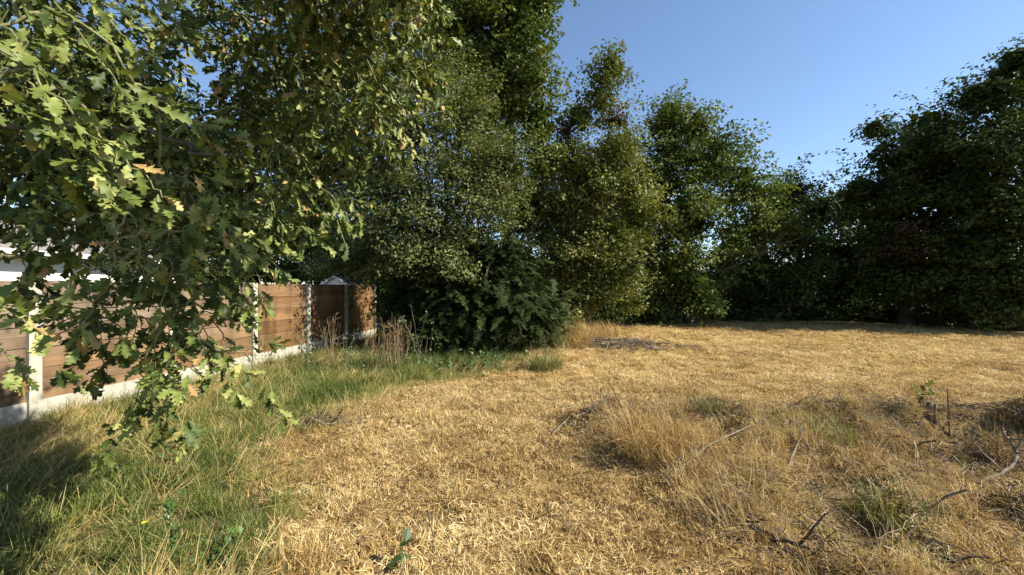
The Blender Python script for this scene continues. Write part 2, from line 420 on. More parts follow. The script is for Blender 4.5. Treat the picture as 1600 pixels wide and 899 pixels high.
def clump_centres(rng, lobes, spacing, shell=0.55):
    out = []
    for (cx, cy, cz, rx, ry, rz) in lobes:
        vol = rx * ry * rz * 4.19
        n = max(6, int(vol / spacing ** 3))
        d = unit(rng.normal(0, 1, (n, 3)))
        rad = (rng.random(n) * (1 - shell ** 3) + shell ** 3) ** (1 / 3) * rng.uniform(0.82, 1.14, n)
        p = np.array((cx, cy, cz)) + d * rad[:, None] * np.array((rx, ry, rz))
        out.append(np.concatenate([p, d], 1))
    o = np.concatenate(out)
    return o[:, :3], o[:, 3:]

def crown_mesh(rng, lobes, mat, spacing, clump_r, n_leaf, size, aspect=0.62, up=0.5, flat=0.6, shell=0.5, floor=0.35, dry=0.0):
    cen, dirs = clump_centres(rng, lobes, spacing * 1.25, shell)
    keep = cen[:, 2] > floor
    cen, dirs = cen[keep], dirs[keep]
    n = len(cen)
    cs = rng.uniform(0.6, 1.6, n)
    sp = rng.random(n) < 0.22
    cen[sp] += dirs[sp] * (rng.uniform(0.3, 1.0, sp.sum()) * clump_r * 1.6)[:, None]
    cen[sp, 2] += rng.uniform(0, 0.5, sp.sum()) * clump_r
    cs[sp] *= 0.5
    per = rng.poisson(n_leaf * 1.4 * cs ** 2)
    ci = np.repeat(np.arange(n), per)
    cr = clump_r * cs
    ctint = rng.normal(0.5, 0.16, n)
    off = unit(rng.normal(0, 1, (len(ci), 3))) * (rng.random(len(ci)) ** 0.45)[:, None]
    off[:, 2] = np.where(off[:, 2] < 0, off[:, 2] * 0.45, off[:, 2] * 0.85)
    # clumps are stretched along their own twig, outward and a little down
    st = unit(dirs + rng.normal(0, 0.5, dirs.shape) + np.array((0, 0, -0.15)))
    off += st[ci] * ((off * st[ci]).sum(1) * np.where(sp, 2.4, 0.7)[ci])[:, None]
    pos = cen[ci] + off * cr[ci][:, None]
    pos[:, 2] = np.maximum(pos[:, 2], 0.12)
    tint = np.clip(ctint[ci] + rng.normal(0, 0.16, len(ci)), 0, 1)
    sz = np.full(len(pos), size)
    # larger inner leaves close the heart of each lobe
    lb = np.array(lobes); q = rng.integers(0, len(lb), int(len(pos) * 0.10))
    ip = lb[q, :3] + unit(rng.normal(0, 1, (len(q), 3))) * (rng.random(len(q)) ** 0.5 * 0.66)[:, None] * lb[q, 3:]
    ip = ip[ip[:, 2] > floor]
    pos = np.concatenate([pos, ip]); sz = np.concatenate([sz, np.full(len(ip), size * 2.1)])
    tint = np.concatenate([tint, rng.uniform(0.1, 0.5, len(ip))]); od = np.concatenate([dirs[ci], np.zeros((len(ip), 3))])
    v, f, t = leaf_quads(rng, pos, sz, aspect, up, od, tint)
    return np_mesh('crown', v, f, t, mat), cen

def tree(name, label, cat, base, height, lobes, mat, seed, trunk_r=0.18, lean=(0, 0), spacing=0.62, clump_r=0.6, n_leaf=70,
         size=0.12, n_limb=14, brown=None, group=None, shell=0.5, floor=0.35, aspect=0.62, up=0.5, trunk_top=0.75, limb_r=0.32, stems=1):
    rng = np.random.default_rng(seed)
    bz = float(H(base[0], base[1]))
    root = thing(name, (base[0], base[1], bz), label, cat, group)
    lobes = [(l[0], l[1], l[2], l[3], l[4], l[5]) for l in lobes]
    cm, cen = crown_mesh(rng, lobes, mat, spacing, clump_r, n_leaf, size, shell=shell, floor=floor, aspect=aspect, up=up)
    trunks = []
    for s in range(stems):
        sx = lean[0] + (rng.normal(0, 0.5) if stems > 1 else 0); sy = lean[1] + (rng.normal(0, 0.4) if stems > 1 else 0)
        n = 14
        t = np.linspace(0, 1, n)
        tp = np.stack([sx * t ** 1.4 + 0.06 * np.sin(t * 7 + seed), sy * t ** 1.4 + 0.06 * np.cos(t * 6 + seed), t * height * trunk_top - 0.15], 1)
        if stems > 1: tp[:, :2] += rng.normal(0, 0.18, 2)
        tr = trunk_r * (1 - 0.85 * t) * (1 + 0.5 * np.exp(-t * 18)) / math.sqrt(stems)
        mb = MB(); mb.tube(tp, tr, 9, jitter=0.18, rng=rng)
        link('trunk', mb.mesh('trunk', M['bark'], True), root)
        trunks.append((tp, tr))
    # limbs reach from the trunk to clumps in the crown
    rel = cen - np.array((base[0], base[1], bz))
    pick = rng.choice(len(rel), min(n_limb, len(rel)), replace=False)
    for k in pick:
        e = rel[k]
        tp, tr = trunks[int(rng.integers(len(trunks)))]
        zz = max(0.25 * height * trunk_top, e[2] - 0.5 * np.linalg.norm(e[:2] - tp[len(tp) // 2, :2]) - 0.4)
        i = int(np.argmin(np.abs(tp[:, 2] - min(zz, tp[-1, 2]))))
        mb = MB(); pts = curve(tp[i], e, 8, sag=0.12, wob=0.07, rng=rng)
        mb.tube(pts, np.linspace(max(tr[i] * limb_r * 1.5, 0.018), 0.008, 8), 5)
        near = np.argsort(np.linalg.norm(rel - e, axis=1))[1:5]
        for q in near:
            mb.tube(curve(pts[5], rel[q], 5, wob=0.04, rng=rng), np.linspace(0.016, 0.005, 5), 4)
        link('limb', mb.mesh('limb', M['bark'], True), root)
    cm.transform(__import__('mathutils').Matrix.Translation((-base[0], -base[1], -bz)))
    link('crown', cm, root, kind='stuff')
    if brown:
        bm_, _ = crown_mesh(rng, brown, M['brown_leaf'], 0.32, 0.3, 45, size * 0.9, shell=0.2)
        bm_.transform(__import__('mathutils').Matrix.Translation((-base[0], -base[1], -bz)))
        o = link('dead_foliage', bm_, root, kind='stuff'); o['label'] = 'patch of dead brown leaves'
    return root

def lobe(px, py, d, rpx, rpy, depth=None):
    """crown lobe centred at a photo pixel, radii in photo pixels at depth d"""
    p = P(px, py, d)
    return (p[0], p[1], p[2], rpx / FPX * d, depth or rpx / FPX * d, rpy / FPX * d)

DETAIL = 1.0
# --- tall oak behind the yew
tree('oak_tree', 'tall green oak behind the yew, its crown cut by the top of the picture', 'tree', (-0.1, 13.6), 15.5,
     [lobe(775, 60, 13.4, 95, 90), lobe(790, -60, 13.6, 90, 90), lobe(835, 10, 13.2, 50, 75), lobe(740, 170, 13.2, 70, 70), lobe(815, 130, 13.4, 60, 60),
      lobe(770, 270, 13.4, 60, 60), lobe(840, 190, 13.6, 40, 45), lobe(820, 330, 14, 60, 60), lobe(850, 250, 14.2, 40, 40), lobe(710, 20, 13.6, 60, 80), lobe(640, -20, 14, 60, 80)],
     M['tree_oak'], 11, trunk_r=0.26, spacing=0.56, clump_r=0.46, n_leaf=80, size=0.13, n_limb=26, trunk_top=0.85, shell=0.35)
# --- grey-green fine-leaved tree between oak and fence
tree('willow_tree', 'bushy grey-green tree with small pale leaves left of the dark yew', 'tree', (-1.9, 11.6), 8.5,
     [lobe(690, 190, 11, 75, 80), lobe(620, 230, 11, 70, 80), lobe(730, 290, 10.7, 80, 80), lobe(650, 330, 10.6, 85, 80), lobe(580, 320, 11, 60, 70),
      lobe(790, 260, 10.9, 45, 65), lobe(610, 420, 11, 60, 50), lobe(540, 400, 12, 60, 40), lobe(690, 400, 10.8, 80, 60), lobe(660, 110, 11.3, 60, 60)],
     M['tree_grey'], 12, trunk_r=0.16, spacing=0.42, clump_r=0.36, n_leaf=70, size=0.085, aspect=0.55, n_limb=20, stems=3)
# --- leaning olive-green tree
tree('leaning_tree', 'yellowish green tree right of the yew whose thin top leans right', 'tree', (2.6, 14.6), 10.6,
     [lobe(935, 150, 14.2, 38, 55), lobe(955, 105, 14.2, 26, 28), lobe(905, 180, 14.4, 28, 40), lobe(945, 245, 14, 55, 45), lobe(985, 295, 13.8, 38, 32),
      lobe(915, 300, 14, 60, 50), lobe(965, 370, 13.6, 45, 40), lobe(985, 415, 13.5, 32, 34), lobe(905, 400, 13.8, 55, 60), lobe(895, 460, 13.6, 28, 30), lobe(850, 330, 14.4, 50, 50),
      lobe(950, 440, 13.8, 40, 35), lobe(900, 490, 13.6, 30, 22), lobe(925, 465, 13.9, 30, 30), lobe(870, 420, 14.2, 40, 50), lobe(1000, 340, 14.4, 35, 45), lobe(880, 250, 14.6, 38, 45), lobe(975, 230, 14.4, 32, 34), lobe(860, 490, 13.9, 35, 26), lobe(985, 455, 14.6, 30, 40)],
     M['tree_olive'], 13, trunk_r=0.17, lean=(0.9, -0.2), spacing=0.46, clump_r=0.40, n_leaf=70, size=0.105, n_limb=20,
     brown=[lobe(965, 190, 14.1, 22, 12), lobe(835, 290, 14.2, 20, 25), lobe(885, 205, 14.3, 8, 10)])
# --- oak at the end of the field
tree('oak_tree', 'broad green oak at the far edge of the field with a low leafy skirt', 'tree', (8.0, 18.6), 10.4,
     [lobe(1050, 210, 18.2, 50, 50), lobe(1045, 180, 18.4, 28, 28), lobe(1110, 250, 18, 60, 50), lobe(1020, 280, 18.4, 50, 55), lobe(1160, 290, 18, 48, 50), lobe(1070, 320, 17.6, 60, 45),
      lobe(1020, 390, 18.4, 48, 60), lobe(1055, 430, 17.6, 45, 50), lobe(1150, 370, 18.6, 40, 40), lobe(1110, 480, 17, 36, 30), lobe(1085, 450, 17.2, 30, 36), lobe(1190, 350, 18.6, 40, 60), lobe(1000, 450, 18.2, 40, 55), lobe(1085, 350, 18.6, 40, 40), lobe(1135, 420, 18.8, 38, 40), lobe(985, 330, 18.6, 40, 50), lobe(1085, 200, 18.4, 30, 34)],
     M['tree_oak'], 14, trunk_r=0.24, spacing=0.62, clump_r=0.52, n_leaf=85, size=0.145, n_limb=24, floor=0.2)
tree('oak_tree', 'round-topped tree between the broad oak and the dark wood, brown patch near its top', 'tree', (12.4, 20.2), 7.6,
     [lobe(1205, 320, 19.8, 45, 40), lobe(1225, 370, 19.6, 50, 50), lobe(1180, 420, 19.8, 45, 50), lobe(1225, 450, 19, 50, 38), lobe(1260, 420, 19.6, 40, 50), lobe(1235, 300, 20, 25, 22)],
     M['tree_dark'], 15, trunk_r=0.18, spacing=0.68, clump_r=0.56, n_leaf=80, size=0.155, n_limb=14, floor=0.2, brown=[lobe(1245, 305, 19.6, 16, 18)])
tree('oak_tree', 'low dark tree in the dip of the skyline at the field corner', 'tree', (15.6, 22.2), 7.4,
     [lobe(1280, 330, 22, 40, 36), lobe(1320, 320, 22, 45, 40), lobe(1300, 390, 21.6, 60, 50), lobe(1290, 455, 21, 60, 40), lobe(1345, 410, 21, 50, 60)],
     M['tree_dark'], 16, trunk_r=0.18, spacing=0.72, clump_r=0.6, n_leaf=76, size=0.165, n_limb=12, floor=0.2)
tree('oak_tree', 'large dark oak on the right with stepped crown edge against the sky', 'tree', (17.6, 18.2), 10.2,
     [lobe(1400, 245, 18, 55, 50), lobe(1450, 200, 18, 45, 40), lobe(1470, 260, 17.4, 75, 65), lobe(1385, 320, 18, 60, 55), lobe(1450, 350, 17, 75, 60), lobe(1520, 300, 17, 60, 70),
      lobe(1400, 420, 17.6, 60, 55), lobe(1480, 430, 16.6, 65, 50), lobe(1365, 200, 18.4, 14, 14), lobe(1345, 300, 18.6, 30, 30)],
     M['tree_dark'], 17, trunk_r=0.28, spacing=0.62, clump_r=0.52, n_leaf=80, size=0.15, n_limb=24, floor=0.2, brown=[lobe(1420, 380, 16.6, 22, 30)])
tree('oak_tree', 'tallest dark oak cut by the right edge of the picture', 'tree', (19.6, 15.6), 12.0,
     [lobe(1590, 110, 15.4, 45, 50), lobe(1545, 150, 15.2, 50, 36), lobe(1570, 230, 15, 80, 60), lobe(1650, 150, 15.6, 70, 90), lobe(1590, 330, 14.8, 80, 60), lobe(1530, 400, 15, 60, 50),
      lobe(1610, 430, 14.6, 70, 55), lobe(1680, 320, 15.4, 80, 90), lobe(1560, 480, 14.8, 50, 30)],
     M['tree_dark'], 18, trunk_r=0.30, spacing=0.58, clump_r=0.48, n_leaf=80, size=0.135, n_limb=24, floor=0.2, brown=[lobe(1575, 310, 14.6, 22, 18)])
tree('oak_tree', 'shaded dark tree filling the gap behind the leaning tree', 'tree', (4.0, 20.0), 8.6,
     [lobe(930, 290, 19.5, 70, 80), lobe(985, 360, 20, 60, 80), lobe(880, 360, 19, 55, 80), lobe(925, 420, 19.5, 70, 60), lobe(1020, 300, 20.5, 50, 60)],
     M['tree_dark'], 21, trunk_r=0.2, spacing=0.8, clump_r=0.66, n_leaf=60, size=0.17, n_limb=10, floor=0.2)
# --- trees behind the fence and the shed
tree('garden_tree', 'dark leafy tree rising behind the shed and fence', 'tree', (-8.2, 17.2), 9.5,
     [lobe(470, 290, 16.6, 80, 70), lobe(540, 250, 16.6, 80, 80), lobe(440, 370, 16.4, 60, 45), lobe(520, 370, 16, 80, 50), lobe(580, 390, 16, 50, 40), lobe(430, 200, 17, 70, 70), lobe(560, 130, 16.8, 80, 80), lobe(450, 425, 15.6, 60, 26), lobe(540, 425, 16, 60, 24), lobe(600, 425, 15.6, 50, 30)],
     M['tree_oak'], 19, trunk_r=0.2, spacing=0.66, clump_r=0.55, n_leaf=76, size=0.15, n_limb=14, floor=0.8)
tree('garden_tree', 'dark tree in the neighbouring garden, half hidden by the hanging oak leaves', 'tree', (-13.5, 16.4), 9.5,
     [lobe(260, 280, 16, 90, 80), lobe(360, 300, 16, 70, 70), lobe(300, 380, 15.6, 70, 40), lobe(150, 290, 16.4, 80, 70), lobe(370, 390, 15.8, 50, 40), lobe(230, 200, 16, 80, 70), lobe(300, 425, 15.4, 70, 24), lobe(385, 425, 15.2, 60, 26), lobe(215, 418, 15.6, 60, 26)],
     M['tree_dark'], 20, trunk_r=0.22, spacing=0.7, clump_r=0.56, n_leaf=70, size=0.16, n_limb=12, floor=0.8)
# --- undergrowth that closes the foot of the wood
UG = [(930, 470, 17.2, 45, 40), (990, 470, 20.6, 60, 50), (1165, 478, 20.6, 60, 40), (1060, 440, 23, 80, 70), (1250, 480, 21.4, 55, 36), (1330, 482, 21.2, 60, 40), (1400, 485, 19.6, 60, 40),
      (1470, 488, 18.2, 60, 42), (1540, 492, 16.8, 55, 36), (1610, 495, 15.8, 60, 40), (1190, 420, 24, 90, 70), (860, 440, 17.6, 70, 60), (1350, 430, 25, 110, 70), (1520, 420, 21, 110, 80), (1040, 495, 17.8, 22, 16), (610, 445, 14.6, 60, 60), (700, 430, 15.4, 80, 70), (800, 440, 15.6, 70, 60), (560, 440, 17.5, 60, 40)]
UGL = ['dark undergrowth bush in shade right of the leaning tree', 'shaded bush behind the trunk of the broad oak', 'low dark bush right of the broad oak skirt', 'tall dark thicket behind the broad oak',
       'dark bush at the foot of the brown-patched tree', 'dark bush under the dip of the skyline', 'dark bush left of the large right oak', 'dark bush under the large right oak',
       'shaded bush left of the foot of the tallest right oak', 'shaded bush at the right edge of the field', 'far dark thicket right of the broad oak', 'dark thicket behind the yew and leaning tree',
       'far dark thicket closing the field corner', 'far dark thicket behind the two right oaks', 'small round bush at the foot of the broad oak', 'dark bush where the fence ends left of the yew', 'dark thicket right behind the yew', 'shaded bush between yew and leaning tree', 'dark bush behind the shed roof']
for i, (px, py, d, rx, ry) in enumerate(UG):
    l = lobe(px, py, d, rx, ry)
    base = (l[0], l[1])
    top = l[2] + l[5]
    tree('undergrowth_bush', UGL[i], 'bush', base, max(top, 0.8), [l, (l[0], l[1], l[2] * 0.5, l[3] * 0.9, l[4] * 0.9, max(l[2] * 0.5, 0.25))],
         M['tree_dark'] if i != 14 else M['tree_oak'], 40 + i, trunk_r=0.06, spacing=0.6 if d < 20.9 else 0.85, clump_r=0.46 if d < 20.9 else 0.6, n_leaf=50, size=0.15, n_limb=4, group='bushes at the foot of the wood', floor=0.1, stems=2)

# ------------------------------------------------------------------ yew: drooping feathery fronds
def yew():
    rng = np.random.default_rng(77)
    bx, by = -0.75, 11.0
    bz = float(H(bx, by))
    root = thing('yew_bush', (bx, by, bz), 'spreading dark yew bush with feathery drooping boughs at the edge of the field', 'bush')
    for s in range(4):
        mb = MB(); a = rng.uniform(0, 6.28); r = rng.uniform(0.5, 1.3)
        pts = curve((0.15 * math.cos(a), 0.15 * math.sin(a), -0.1), (r * math.cos(a), r * math.sin(a), 2.3), 9, wob=0.05, rng=rng)
        mb.tube(pts, np.linspace(0.085, 0.02, 9), 7, jitter=0.2, rng=rng)
        link('trunk', mb.mesh('trunk', M['bark'], True), root)
    V, F, T, k0 = [], [], [], 0
    nb = 1950
    stems = MB()
    YL = [(0.0, 0.0, 1.4, 1.7, 1.3, 1.3), (1.1, -0.2, 1.0, 1.25, 1.0, 0.95), (-1.1, 0.1, 1.9, 1.1, 1.0, 1.2), (0.5, 0.1, 2.4, 1.0, 0.9, 0.8), (-0.9, -0.3, 0.7, 1.2, 0.9, 0.7), (-0.6, 0.2, 2.7, 0.9, 0.8, 0.75), (-1.9, 0.0, 1.2, 0.75, 0.7, 1.1)]
    YP = np.array([0.25, 0.19, 0.16, 0.11, 0.12, 0.09, 0.08])
    for i in range(nb):
        l = YL[int(rng.choice(len(YL), p=YP))]
        o = unit(rng.normal(0, 1, 3)) ; o[1] = o[1] if o[1] < 0.3 else -o[1]
        c = np.array(l[:3]) + o * np.array(l[3:]) * rng.uniform(0.25, 1.0)
        if c[2] < 0.1: c[2] = rng.uniform(0.1, 0.6)
        a = math.atan2(o[1], o[0])
        L = rng.uniform(0.3, 0.7)
        d = np.array((math.cos(a), math.sin(a), rng.uniform(-0.3, 0.7)))
        d = unit(d + rng.normal(0, 0.45, 3))
        n = 14
        t = np.linspace(0, 1, n)
        ax = c + d * (t[:, None] * L) + np.array((0, 0, -1.0)) * (t[:, None] ** 2) * L * rng.uniform(0.15, 0.5)
        ax[:, 2] = np.maximum(ax[:, 2], 0.06)
        side = unit(np.cross(d, (0, 0, 1.0)) + rng.normal(0, 0.25, 3))
        stems.tube(ax[::5], np.linspace(0.008, 0.003, len(ax[::5])), 3)
        tv = np.clip(rng.normal(0.42, 0.2), 0, 1)
        tan = np.gradient(ax, axis=0); tan = unit(tan)
        for sgn in (-1, 1):
            # side twiglets, each carrying flat needles: two leaf blades per station
            wl = 0.28 * L * np.sin(np.pi * np.clip(t * 0.85 + 0.12, 0, 1))[:, None] * rng.uniform(0.25, 1.3, (n, 1))
            dr = unit(side * sgn + tan * 0.9 + rng.normal(0, 0.18, (n, 3)) + np.array((0, 0, -0.15)))
            tip = ax + dr * wl
            up = unit(np.cross(dr, tan) + 1e-3)
            for q in range(4):
                f0 = q / 4
                p0 = ax + dr * wl * f0
                for s2 in (-1, 1):
                    nd = unit(dr * 0.7 + s2 * unit(np.cross(up, dr)) * 0.8 + rng.normal(0, 0.2, (n, 3)))
                    ln = 0.052 * rng.uniform(0.7, 1.3, (n, 1)) * (0.5 + wl / 0.3)
                    wv = unit(np.cross(nd, up)) * 0.008
                    v = np.stack([p0 - wv, p0 + wv, p0 + nd * ln], 1).reshape(-1, 3)
                    V.append(v); F.append(np.arange(k0, k0 + 3 * n).reshape(-1, 3)); k0 += 3 * n
                    T.append(np.repeat(np.clip(tv + 0.35 * t * f0 + rng.normal(0, 0.1, n), 0, 1), 3))
    ip = np.concatenate([np.array(l[:3]) + unit(rng.normal(0, 1, (900, 3))) * (rng.random(900) ** 0.4 * 0.85)[:, None] * np.array(l[3:]) for l in YL])
    ip[:, 2] = np.maximum(ip[:, 2], 0.1)
    v, f, t = leaf_quads(rng, ip, 0.20, 0.3, 0.2, None, rng.uniform(0, 0.5, len(ip)))
    link('inner_foliage', np_mesh('inner_foliage', v, f, t, M['yew']), root, kind='stuff')
    link('bough', stems.mesh('bough', M['bark']), root)
    link('crown', np_mesh('crown', np.concatenate(V), np.concatenate(F), np.concatenate(T), M['yew']), root, kind='stuff')
yew()

# ------------------------------------------------------------------ fence of concrete posts, gravel boards and lapped panels
def fence():
    rng = np.random.default_rng(5)
    SP = 1.752
    u = np.array((0.1411, 0.9900, 0)); nrm = np.array((0.99, -0.1411, 0))
    p1 = np.array((-5.84, 4.98, 0))
    posts = [p1 + u * SP * (k - 2) for k in range(0, 8)]
    ang = math.atan2(u[1], u[0])
    root = thing('garden_fence', tuple(posts[0]), 'long boundary fence of weathered brown boards between pale concrete posts', 'fence')
    base = posts[0]
    mb = MB()
    # concrete post with a chamfered top, its slots left and right
    s = 0.062
    def ring(q, z): return [(q, q, z), (-q, q, z), (-q, -q, z), (q, -q, z)]
    pv = ring(s, -0.3) + ring(s, 1.725) + ring(s * 0.7, 1.755)
    pf = [[4 * r_ + i, 4 * r_ + (i + 1) % 4, 4 * r_ + 4 + (i + 1) % 4, 4 * r_ + 4 + i] for r_ in (0, 1) for i in range(4)] + [[8, 9, 10, 11]]
    pf = np.array(pf); mb.add(pv, np.concatenate([pf[:, [0, 1, 2]], pf[:, [0, 2, 3]]]))
    pm = mb.mesh('post', M['concrete'])
    gb = MB(); gb.box((0, 0, 0.08), SP - 0.125, 0.05, 0.38)
    gmesh = gb.mesh('gravel_board', M['concrete'])
    NB = 11
    bh = 0.1315
    boards = []
    for v in range(4):
        m = MB()
        L = SP - 0.10; n = 10
        xs = np.linspace(-L / 2, L / 2, n)
        top = bh / 2 + 0.012; bot = -bh / 2 - 0.010
        wav = rng.normal(0, 0.0035, n); wob = rng.normal(0, 0.0025, n)
        vv = []
        for i in range(n):
            for (zz, yy) in ((bot + wav[i], 0.0), (bot + wav[i], 0.013), (top, -0.004), (top, 0.004)):
                vv.append((xs[i], -yy - 0.004 + wob[i] * 0.6, zz))
        vv = np.array(vv); ff = []
        for i in range(n - 1):
            a = 4 * i; b = a + 4
            ff += [[a, a + 1, b + 1, b], [a + 1, a + 3, b + 3, b + 1], [a + 3, a + 2, b + 2, b + 3], [a + 2, a, b, b + 2]]
        ff += [[0, 2, 3, 1], [4 * n - 4, 4 * n - 3, 4 * n - 1, 4 * n - 2]]
        ff = np.array(ff); ff = np.concatenate([ff[:, [0, 1, 2]], ff[:, [0, 2, 3]]])
        m.add(vv, ff, 0.0); boards.append((vv, ff))
    bmesh_cache = {}
    def bmesh_for(v, w):
        k = (v, round(w, 1))
        if k not in bmesh_cache:
            bmesh_cache[k] = np_mesh('board', boards[v][0], boards[v][1], np.full(len(boards[v][0]), k[1]), M['wood'])
        return bmesh_cache[k]
    for k, p in enumerate(posts):
        o = link('post', pm, root, tuple(p - base)); o.rotation_euler.z = ang
        if k == len(posts) - 1: break
        mid = (posts[k] + posts[k + 1]) / 2 - base
        o = link('gravel_board', gmesh, root, tuple(mid)); o.rotation_euler.z = ang
        fr = MB()
        for xx in (-SP / 2 + 0.09, 0, SP / 2 - 0.09): fr.box((xx, 0.034, 1.015), 0.045, 0.025, 1.36, 0.3)
        fr.box((0, 0.012, 1.715), SP - 0.12, 0.05, 0.022, 0.7)
        po = link('fence_panel', fr.mesh('fence_panel', M['wood']), root, tuple(mid)); po.rotation_euler.z = ang
        age = [0.95, 0.95, 0.85, 0.6, 0.15, 0.12, 0.1, 0.1][k]
        for j in range(NB):
            w = np.clip(age * (0.35 + 0.95 * j / NB) + rng.normal(0, 0.12), 0, 1)
            bo = link('board', bmesh_for(int(rng.integers(4)), float(w)), po, (0, -0.004 * (j % 2) + rng.normal(0, 0.0015), 0.284 + bh * (j + 0.5) - 0.012))
            bo.rotation_euler.y = rng.normal(0, 0.0025)
fence()

# ------------------------------------------------------------------ shed behind the fence
def shed():
    # gable faces the field end of the fence
    c = P(523, 448, 13.4)
    root = thing('garden_shed', (c[0], c[1], 0), 'small shed with pale gable and dark felt roof behind the fence', 'shed')
    w, L, ez, az = 1.62, 3.0, 1.60, 2.02
    yaw = R(-24)
    root.rotation_euler.z = yaw
    def prism(name, prof, y0, y1, mat, parent=root):
        n = len(prof); m = MB()
        v = [(x, y0, z) for x, z in prof] + [(x, y1, z) for x, z in prof]
        f = []
        for i in range(n):
            j = (i + 1) % n; f += [[i, j, n + j], [i, n + j, n + i]]
        for i in range(1, n - 1): f += [[0, i + 1, i], [n, n + i, n + i + 1]]
        m.add(v, f); return link(name, m.mesh(name, mat), parent)
    h = w / 2
    prism('wall', [(-h + .06, -0.05), (h - .06, -0.05), (h - .06, ez), (-h + .06, ez)], 0.03, L - 0.03, M['shed_wall'])
    prism('gable_panel', [(-h + .04, ez + 0.002), (h - .04, ez + 0.002), (0, az - 0.03)], 0.0, 0.05, M['shed_white'])
    prism('gable_panel', [(-h + .04, ez + 0.002), (h - .04, ez + 0.002), (0, az - 0.03)], L - 0.05, L, M['shed_white'])
    for s in (-1, 1):
        e = s * (h + 0.12); ze = ez - 0.06
        pr = [(0, az), (e, ze), (e, ze + 0.045), (0, az + 0.045)]
        prism('roof_panel', pr if s < 0 else pr[::-1], -0.04, L + 0.12, M['felt'])
        pr = [(0, az - 0.045), (e, ze - 0.045), (e, ze + 0.05), (0, az + 0.05)]
        prism('bargeboard', pr if s < 0 else pr[::-1], -0.075, -0.043, M['shed_white'])
shed()

# ------------------------------------------------------------------ the white house beyond the fence
def house():
    # long wall faces the sun and the field; gable end towards the camera
    root = thing('white_house', (-14.2, 11.0, 0), 'single-storey white rendered house glimpsed over the fence', 'house')
    m = MB(); m.box((0, 0, 1.22), 5.0, 7.0, 2.64); link('wall', m.mesh('wall', M['render_white']), root)
    m = MB(); v = [(-2.5, -3.5, 2.545), (2.5, -3.5, 2.545), (0, -3.5, 3.75), (-2.5, -3.3, 2.545), (2.5, -3.3, 2.545), (0, -3.3, 3.75)]
    m.add(v, [[0, 1, 2], [3, 5, 4], [0, 3, 4], [0, 4, 1], [1, 4, 5], [1, 5, 2], [2, 5, 3], [2, 3, 0]]); link('gable', m.mesh('gable', M['render_white']), root)
    for s in (-1, 1):
        m = MB()
        v = [(s * 2.85, -3.75, 2.42), (s * 2.85, 3.75, 2.42), (0, 3.75, 3.80), (0, -3.75, 3.80)]
        v += [(x, y, z + 0.13) for x, y, z in v]
        m.add(v, np.array([[0, 1, 2], [0, 2, 3], [4, 6, 5], [4, 7, 6], [0, 4, 5], [0, 5, 1], [1, 5, 6], [1, 6, 2], [3, 2, 6], [3, 6, 7], [0, 3, 7], [0, 7, 4]]))
        link('roof_slope', m.mesh('roof_slope', M['roof_slate']), root)
        m = MB(); m.box((s * 2.91, 0, 2.47), 0.11, 7.5, 0.11); link('gutter', m.mesh('gutter', M['frame_white']), root)
    for y in (-1.6, 1.5):
        f = MB(); f.box((2.51, y, 1.15), 0.1, 1.3, 1.1); w = link('window', f.mesh('window', M['frame_white']), root)
        for q in (-0.31, 0.31):
            g_ = MB(); g_.box((2.565, y + q, 1.15), 0.02, 0.54, 0.94); link('pane', g_.mesh('pane', M['glass']), w)
house()

# ------------------------------------------------------------------ foreground oak: lobed leaves on drooping twigs
def oak_leaf_outline(hi, mid=False):
    """(t, half width, forward shift): four rounded lobes a side and a blunt tip"""
    if hi:
        pr = [(0.0, 0.010, 0), (0.08, 0.014, 0)]
        for c, w in ((0.22, 0.13), (0.40, 0.22), (0.59, 0.27), (0.78, 0.21)):
            pr += [(c - 0.055, w * 0.62, 0.02), (c + 0.0, w, 0.045), (c + 0.045, w * 0.93, 0.06), (c + 0.085, w * 0.42, 0.015)]
        return pr + [(0.93, 0.10, 0.02), (0.975, 0.075, 0.01), (1.0, 0.0, 0)]
    pr = [(0.0, 0.012, 0)]
    if mid:
        for c, w in ((0.28, 0.16), (0.50, 0.25), (0.74, 0.25)):
            pr += [(c - 0.05, w * 0.6, 0.02), (c + 0.03, w, 0.05), (c + 0.09, w * 0.4, 0.0)]
        return pr + [(0.93, 0.10, 0.02), (1.0, 0.0, 0)]
    pr += [(0.33, 0.20, 0.05), (0.47, 0.10, 0), (0.68, 0.29, 0.07), (0.84, 0.13, 0)]
    return pr + [(1.0, 0.0, 0)]

def oak_leaf(rng, L=0.085, hi=True, mid=False):
    prof = oak_leaf_outline(hi, mid)
    fold = rng.uniform(0.1, 0.5); ph = rng.uniform(0, 6.28); curl = rng.uniform(-0.5, 1.1); tw = rng.uniform(-0.5, 0.5)
    v = [];
    for i, (t, w, shf) in enumerate(prof):
        y = t * L
        z = -curl * L * 0.35 * t * t
        wl = w * (1 + 0.15 * math.sin(9 * t + ph)); wr = w * (1 + 0.15 * math.sin(8 * t + 2 * ph))
        sh = shf * L
        rip = 0.05 * math.sin(14 * t + ph) * (w > 0.05)
        v.append((0, y, z))
        v.append((wl * L, y + sh, z + fold * wl * L + (tw * t * wl + rip) * L * 0.6))
        v.append((-wr * L, y + sh, z + fold * wr * L - (tw * t * wr + rip) * L * 0.6))
    n = len(prof); f = []
    for i in range(n - 1):
        a = 3 * i; b = a + 3
        if i == n - 2:
            f += [[a, a + 1, b], [a, b, a + 2]]
        else:
            f += [[a, a + 1, b + 1], [a, b + 1, b], [a, b, b + 2], [a, b + 2, a + 2]]
    return np.array(v), np.array(f)

def frames(rng, pos, axis_dir, up):
    """rotation matrices (columns side, axis, normal) for leaves"""
    n = len(pos)
    ax = unit(axis_dir)
    nr = unit(up - (up * ax).sum(1, keepdims=True) * ax)
    sd = np.cross(ax, nr)
    return np.stack([sd, ax, nr], 2)

